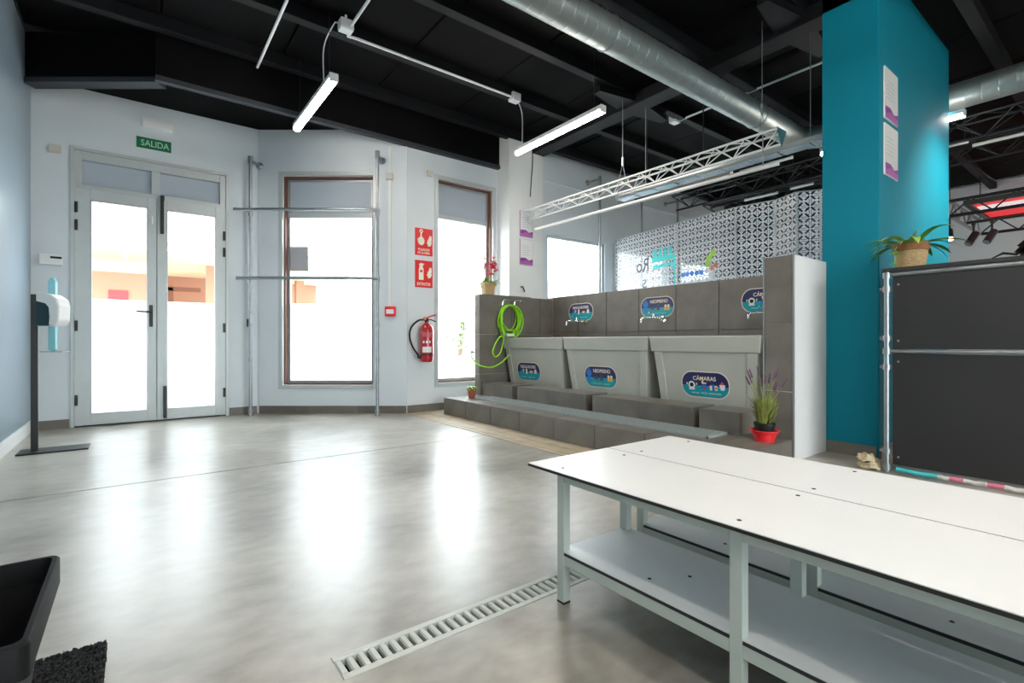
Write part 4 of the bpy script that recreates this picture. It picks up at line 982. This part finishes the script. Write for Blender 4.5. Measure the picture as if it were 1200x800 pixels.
led_bar('lit LED bar partly hidden behind the teal pillar', 6.06, 1.10, 2.31, 2.90)
led_bar('added unseen LED bar lighting the benches', 1.235, -.35, .85)  # bars from here on are unseen, added to light the foreground
led_bar('second added unseen LED bar lighting the benches', 2.27, -.55, .65)
led_bar('added unseen LED bar over the counter', 3.31, -1.6, -.4)
led_bar('added unseen LED bar above the bin', .20, -.35, .85)
led_bar('added unseen LED bar over the near left of the hall', -.2, -2.8, -1.6)
led_bar('added unseen LED bar behind the camera by the shop front', 1.235, -2.8, -1.6)
led_bar('second added unseen LED bar behind the camera by the shop front', 2.27, -2.8, -1.6)
led_bar('added unseen LED bar over the right of the hall', 6.6, -1.9, -.7, 2.9)  # unseen bar added to brighten this side of the hall
led_bar('added unseen LED bar in the far hall beyond the pillar', 9.0, -3.2, -2.0, 2.95)  # this and the following bars are added to brighten the far hall
led_bar('added unseen LED bar by the far wall', 10.8, -.75, .45, 2.95)
led_bar('second added unseen LED bar by the far wall', 10.9, -3.2, -2.0, 2.95)
def conduit(label, pts, r=.012):
    return tag(MB().tube(pts, r, 8).build('conduit', WHITETUBE, loc=pts[0], smooth=True), label, 'conduit')
zc = 3.40
conduit('long white conduit joining the two ceiling junction boxes', [(1.40, 4.10, zc - .01), (1.42, 4.155, zc - .01), (1.50, 4.16, zc), (3.15, 4.16, zc)])
conduit('white conduit running back from the first junction box', [(1.40, 4.02, zc), (1.40, 2.0, zc)])
conduit('white conduit on the ceiling left of the first LED bar', [(.90, 5.12, zc - .02), (.90, 2.0, zc - .02)])
for x, y, lab in ((1.37, 4.06, 'white junction box on the ceiling over the first LED bar'), (3.20, 4.17, 'white junction box on the ceiling over the second LED bar'), (5.0, 3.45, 'white junction box on the ceiling behind the truss')):
    jb = thing('ceiling_box', lab, 'box', (x, y, zc), group='ceiling junction boxes')
    MB().box((x - .055, y - .045, zc - .03), (x + .055, y + .045, zc + .05)).build('housing', WPLAS, jb, bevel=.008)
    MB().box((x - .05, y - .04, zc - .036), (x + .05, y + .04, zc - .03)).build('lid', WPLAS, jb)
    MB().tube([(x, y, zc + .05), (x, y, CZ - .002)], .01, 6).build('hanger', WPLAS, jb)
conduit('white conduit from the junction box behind the truss', [(5.05, 3.45, zc), (5.05, 1.9, zc)])
for x, y, lab, p in ((1.30, 4.05, 'lamp cable from the first junction box', (1.235, 4.2)), (3.25, 4.20, 'lamp cable from the second junction box', (3.31, 4.18))):
    tag(MB().tube(bez([(x, y, zc), (x - .03 if x < 2 else x + .03, y, zc - .02), (p[0], p[1], zc - .15), (p[0], p[1], 2.93)], 5), .005, 6).build('lamp_cable', WHITETUBE, loc=(x, y, zc), smooth=True), lab, 'cable')

# ------------------------------------------------------------------ spiral duct
du = thing('spiral_duct', 'galvanised spiral ventilation duct under the black ceiling', 'duct', (3.5, 2.62, 3.2))
DR, dzc, dyc = .125, 3.20, 2.60
def duct_run(name, p0, p1, step=.115):
    p0, p1 = V(p0), V(p1); d = p1 - p0; n = int(d.length / step); pts = []; rad = []
    for k in range(n + 1):
        b = p0 + d * (k / n); u = d.normalized()
        for e, r_ in ((-.016, DR), (-.004, DR), (0, DR + .0016), (.004, DR), (.016, DR)): pts.append(b + u * e); rad.append(r_)
    return MB().tube(pts, DR, 28, radii=rad).build(name, DUCTM, du, smooth=True)
duct_run('straight_run', (.6, dyc, dzc), (6.05, dyc, dzc))
pts = [(6.05 + .3 * math.sin(a), dyc - .3 + .3 * math.cos(a), dzc) for a in [k * math.pi / 16 for k in range(9)]]
MB().tube(pts, DR, 28).build('bend', DUCTM, du, smooth=True)
duct_run('side_run', (6.35, dyc - .3, dzc), (6.35, -3.5, dzc))
for x in (1.9, 2.9, 5.2):
    MB().tube([(x + .0, dyc + DR * 1.02 * math.cos(a), dzc + DR * 1.02 * math.sin(a)) for a in [k * math.pi / 12 for k in range(24)]], .006, 6, closed=True).build('hanger_band', GALV, du, smooth=True)
    MB().tube([(x, dyc, dzc + DR), (x, dyc, CZ - .11)], .005, 6).build('hanger_rod', GALV, du)

# ------------------------------------------------------------------ trusses
def truss(label, p0, p1, size, m, cat='truss', r=.014, end_plate=None, flat=False, name='truss', group=None, bays=.17):
    p0, p1 = V(p0), V(p1); d = (p1 - p0).normalized(); L_ = (p1 - p0).length; s_ = d.cross(UP).normalized()
    t = thing(name, label, cat, (p0 + p1) / 2, group=group)
    offs = [s_ * (-size / 2) + UP * (size * .43), s_ * (size / 2) + UP * (size * .43), UP * (-size * .43)]
    if flat: offs = [UP * (size / 2), UP * (-size / 2)]
    for o_ in offs: MB().tube([p0 + o_, p1 + o_], r, 8).build('chord', m, t, smooth=True)
    n = max(2, int(L_ / bays)); pairs = ((0, 2), (1, 2), (0, 1)) if not flat else ((0, 1),)
    for a, b in pairs:
        mb = MB()
        for k in range(n):
            q0 = p0 + d * (L_ * k / n); q1 = p0 + d * (L_ * (k + 1) / n); ends = (offs[a], offs[b]) if k % 2 == 0 else (offs[b], offs[a])
            mb.tube([q0 + ends[0], q1 + ends[1]], r * .5, 6)
        mb.build('lacing', m, t)
    if end_plate:
        for pp in (p1,):
            mb = MB(basis(pp, s_)); mb.prism([(-size * .6, size * .5), (size * .6, size * .5), (0, -size * .58)], -.004, .004); mb.build('end_plate', end_plate, t)
    return t
PLATEREFL = mat('plate_teal_reflection', (.05, .16, .18), .3, metal=.4)  # teal reflection is put into the plate's own colour
TRS = mat('white_truss_paint', (.72, .74, .74), .35, metal=.2)
tt_ = truss('white lattice truss hanging over the tubs', (4.0, 4.94, 2.425), (4.0, 1.80, 2.41), .125, TRS, r=.010, bays=.13, end_plate=PLATEREFL)
for y in (3.38, 1.95):
    MB().tube([(4.0, y, CZ - .11), (4.0, y, 2.66)], .004, 6).build('hanger_cable', GALV, tt_)
    MB().tube([(4.0, y, 2.66), (3.945, y, 2.475)], .004, 6).build('bridle', GALV, tt_); MB().tube([(4.0, y, 2.66), (4.055, y, 2.475)], .004, 6).build('bridle', GALV, tt_)
    MB().tube([(4.0, y, 2.63), (4.0, y, 2.72)], .012, 8).build('turnbuckle', GALV, tt_)
rl = thing('hanging_rail', 'white hanging rail below the lattice truss', 'rail', (3.95, 3.2, 2.2))
MB().tube([(3.95, 4.72, 2.215), (3.95, 1.80, 2.195)], .017, 12).build('tube', TRS, rl, smooth=True)
for y in (3.4, 1.92): MB().tube([(3.95, y, 2.20), (3.95, y, 2.46)], .005, 6).build('drop_rod', GALV, rl)
lu = thing('panel_luminaire', 'long flat unlit luminaire hanging behind the truss', 'light', (4.27, 2.5, 2.42))
MB().box((4.20, 1.42, 2.385), (4.34, 3.66, 2.425)).build('housing', ALUD, lu, bevel=.004)
for k in range(9): MB().box((4.21, 1.44 + k * .246, 2.378), (4.33, 1.44 + k * .246 + .225, 2.3845)).build('louvre', mat('pale_blue_reflector', (.55, .66, .74), .2, metal=.5), lu)
for y in (1.7, 3.3): MB().tube([(4.27, y, 2.425), (4.27, y, CZ - .11)], .004, 6).build('hanger_rod', GALV, lu)
bc = thing('blind_case', 'long black roller blind case hanging behind the truss', 'blind', (4.62, 3.2, 2.48))
MB().box((4.58, 2.55, 2.43), (4.66, 3.70, 2.50)).build('case', BLACKM, bc, bevel=.004)
for y in (2.85, 3.55): MB().tube([(4.62, y, 2.50), (4.62, y, CZ - .003)], .006, 6).build('hanger_rod', BLACKM, bc)
for i, (x, lab) in enumerate(((7.15, 'first black ceiling truss beyond the pillar'), (8.05, 'second black ceiling truss beyond the pillar'))):
    t_ = truss(lab, (x, 4.9, 3.10), (x, -3.6, 3.10), .24, BLACKM, group='black ceiling trusses', r=.016, bays=.25)
    for y in (3.6, 1.4, -1): MB().tube([(x, y, 3.2), (x, y, CZ - .02)], .01, 6).build('hanger_rod', BLACKM, t_)
for x, y0, y1, lab in ((7.55, 3.45, 3.95, 'short pale tube light over the patterned screen'), (7.50, 2.95, 3.25, 'shorter pale tube light nearer the pillar'), (7.62, 1.36, 1.56, 'pale tube light right of the teal pillar'), (7.82, -.2, 1.36, 'long pale tube light in the far hall'), (6.75, 2.9, 3.6, 'pale flat tube light left of the teal pillar')):
    z = 3.02 if y1 > 2 else 3.12
    if x < 7: z = 3.20
    t_ = thing('tube_light', lab, 'light', (x, (y0 + y1) / 2, z), group='pale ceiling tubes')
    MB().tube([(x, y0, z), (x, y1, z)], .02, 10).build('tube', WHITETUBE, t_, smooth=True)
    for y in (y0 + .03, y1 - .03): MB().tube([(x, y, z + .02), (x, y, CZ - (.11 if abs(((5.02 - y) / JS + .5) % 1 - .5) < .07 else .003))], .005, 6).build('bracket', BLACKM, t_)
# red ceiling panel on its frame in the far hall
rf = thing('suspended_frame', 'square silver truss frame carrying a red panel in the far hall', 'frame', (9.8, .3, 2.6))
fr_pts = [(8.6, 1.72), (10.4, 1.72), (10.4, -1.2), (8.6, -1.2)]
for k in range(4):
    a, b = V((*fr_pts[k], 2.58)), V((*fr_pts[(k + 1) % 4], 2.58)); d = (b - a).normalized(); L_ = (b - a).length
    m = GALV if k in (0,) else BLACKM
    for dz in (-.10, .10): MB().tube([a + UP * dz, b + UP * dz], .022, 8).build('chord', m, rf, smooth=True)
    n = int(L_ / .2)
    for j in range(n): MB().tube([a + d * (L_ * j / n) + UP * (.1 if j % 2 else -.1), a + d * (L_ * (j + 1) / n) + UP * (-.1 if j % 2 else .1)], .010, 6).build('brace', m, rf)
MB().tube([(9.5, 1.72, 2.52), (9.5, -1.2, 2.52)], .02, 8).build('lamp_bar', BLACKM, rf, smooth=True)
MB().box((9.1, -1.15, 2.70), (10.38, 1.60, 2.73)).build('red_panel', REDPANEL, rf)
MB().box((9.35, -1.15, 2.695), (9.62, 1.58, 2.70)).build('white_stripe', WPANEL, rf)  # thin white emissive strip just under the red panel
frame_rect(MB(basis((0, 0, 2.69), (1, 0, 0), (0, 1, 0))), 9.0, 10.39, -1.19, 1.66, .07, -.01, .05).build('panel_frame', BLACKM, rf)
for x, y in fr_pts: MB().tube([(x, y, 2.68), (x, y, CZ - (.11))], .006, 6).build('hanger_rod', BLACKM, rf)
for x, y, lab in ((9.5, 1.64, 'left black spotlight under the red panel frame'), (9.5, 1.45, 'right black spotlight under the red panel frame')):
    s_ = thing('spotlight', lab, 'light', (x, y, 2.4), group='black spotlights in the far hall')
    MB().tube([(x, y, 2.477), (x, y, 2.36)], .012, 8).build('stem', BLACKM, s_)
    MB().tube([(x - .10, y + .04, 2.20), (x + .02, y - .02, 2.36)], .045, 14).build('can', BLACKM, s_, smooth=True)
    MB().tube([(x - .104, y + .042, 2.195), (x - .10, y + .04, 2.20)], .038, 14).build('face', GALV, s_)
    MB().box((x - .02, y - .02, 2.472), (x + .02, y + .02, 2.50)).build('clamp', BLACKM, s_)
gl = thing('spotlight', 'small lit spotlight beside the teal pillar edge', 'light', (8.6, 1.74, 2.4), group='black spotlights in the far hall')
MB().tube([(8.6, 1.72, 2.46), (8.6, 1.72, 2.30)], .012, 8).build('stem', BLACKM, gl)
MB().tube([(8.52, 1.70, 2.17), (8.62, 1.73, 2.30)], .04, 14).build('can', BLACKM, gl, smooth=True)
MB().tube([(8.515, 1.6985, 2.163), (8.52, 1.70, 2.17)], .036, 14).build('lamp_face', SPOTFACE, gl)
# diver on the far wall
MV = basis((11.5, 1.36, 2.33), (0, -1, 0))
dv = thing('wall_decal', 'black swimming diver silhouette on the far white wall', 'decal', (11.499, 1.36, 2.3))
mb = MB(MV)
for q_ in ([(-.42, -.13), (-.40, -.10), (-.26, -.02), (-.12, -.06), (.0, .06), (.08, .10), (.06, .0), (-.10, -.10), (-.26, -.06)], [(-.14, -.05), (-.02, .10), (.05, .16), (.10, .08), (.03, -.02)], circ(.11, .13, .045, 12), [(-.05, .0), (.02, .0), (.0, -.14), (-.07, -.14)], [(.06, .08), (.16, .05), (.22, -.02), (.20, -.06), (.12, .0), (.05, .02)], [(-.10, .06), (.03, .19), (.06, .16), (-.06, .03)], [(.20, -.14), (.26, -.10), (.28, .08), (.24, .16), (.20, .08)]): mb.prism(q_, .0005, .003)
mb.build('silhouette', BLACKP, dv)
sl_ = thing('spot_lamp', 'ceiling spotlight aimed at the teal pillar out of view', 'light', (5.55, .15, 2.95))
MB().tube([(5.55, .15, CZ - .01), (5.55, .15, 2.98)], .012, 8).build('stem', BLACKM, sl_)
MB().tube([(5.56, .22, 2.84), (5.55, .12, 3.0)], .05, 16).build('can', BLACKM, sl_, smooth=True)
sp = bpy.data.lights.new('spot_beam', 'SPOT'); sp.energy = 150; sp.color = (1, .95, .88); sp.spot_size = math.radians(95); sp.spot_blend = 1.0; sp.shadow_soft_size = .04
so = bpy.data.objects.new('spot_beam', sp); COL.objects.link(so); so.location = V((5.57, .26, 2.81)) - V((5.55, .15, 2.95)); so.parent = sl_
so.rotation_euler = (V((5.65, 1.2, 1.65)) - V((5.57, .26, 2.81))).to_track_quat('-Z', 'Y').to_euler()

# ------------------------------------------------------------------ patterned screen
scn = thing('patterned_screen', 'folding glass screen printed with a white geometric tile pattern', 'screen', (5.7, 3.5, 0))
pv = [(6.00, 5.22), (5.785, 3.95), (5.65, 3.065), (5.715, 2.635), (5.59, 2.36), (5.70, 2.17), (5.58, 1.75)]
ST = 2.40
for k in range(6):
    a, b = V((*pv[k], 0)), V((*pv[k + 1], 0)); d = (b - a); L_ = d.length - .012; rz = math.atan2(d.y, d.x)
    me = MB().box((0, -.003, .05), (L_, .003, ST)).mesh('panel'); me.materials.append(PATTERN)
    pnl = piece('panel', me, a + d.normalized() * .006, scn, rz)
    edge = MB().box((-.006, -.012, 0), (.006, .012, ST)).mesh('edge_strip'); edge.materials.append(WPLAS)
    piece('edge_strip', edge, a, scn, rz)
    top = MB().box((0, -.006, ST), (L_, .006, ST + .012)).mesh('top_strip'); top.materials.append(ALU); piece('top_strip', top, a + d.normalized() * .006, scn, rz)
# printing on the first two panels, seen from the back (mirrored)
a, b = V((*pv[0], 0)), V((*pv[1], 0)); d = (b - a).normalized(); 
def on(k, s, z):   # point on panel k at s metres from its far end; facing the camera side
    a, b = V((*pv[k], 0)), V((*pv[k + 1], 0)); d = (b - a).normalized(); M = basis(a + d * s + UP * z, d); M.translation += M.col[2].xyz * .0045; return M
GREYT = mat('grey_lettering', (.10, .10, .12), .5); TQT = mat('bright_turquoise_print', (.02, .65, .65), .5); BLT = mat('bright_blue_print', (.03, .25, .80), .5); GRT = mat('lime_print', (.40, .70, .08), .5)
text('lettering', 'Ro', on(0, .62, 1.93), .26, .20, GREYT, scn, mirror=True, bold=.02)
text('lettering', 'S', on(0, .66, 1.66), .09, .13, GREYT, scn, mirror=True, bold=.02)
MB(on(0, .985, 1.5)).prism([(-.17, .52), (.27, .50), (.27, -.2), (.245, -.2), (.245, .30), (.20, .36), (-.15, .34), (-.15, .40), (.24, .40), (.24, .44), (-.17, .44)], 0, .001).build('turquoise_print', TQT, scn)
for k in range(4): MB(on(0, .87 + k * .10, 2.06)).prism([(-.035, -.05), (.035, -.05), (.03, .05), (.0, .06), (-.03, .04)], 0, .001).build('turquoise_print', TQT, scn)
for k in range(5): MB(on(1, .10 + k * .075, 1.70)).prism(circ(0, 0, .034, 10), 0, .001).build('blue_print', BLT, scn)
for k, (s_, z) in enumerate(((.52, 1.86), (.58, 1.92), (.50, 1.80))): MB(on(1, s_, z)).prism(circ(0, 0, .045, 10), 0, .001).build('lime_print', GRT, scn)
for k, (s_, z) in enumerate(((.56, 1.73), (.62, 1.76))): MB(on(1, s_, z)).prism(circ(0, 0, .03, 10), 0, .001).build('orange_print', ORNP, scn)
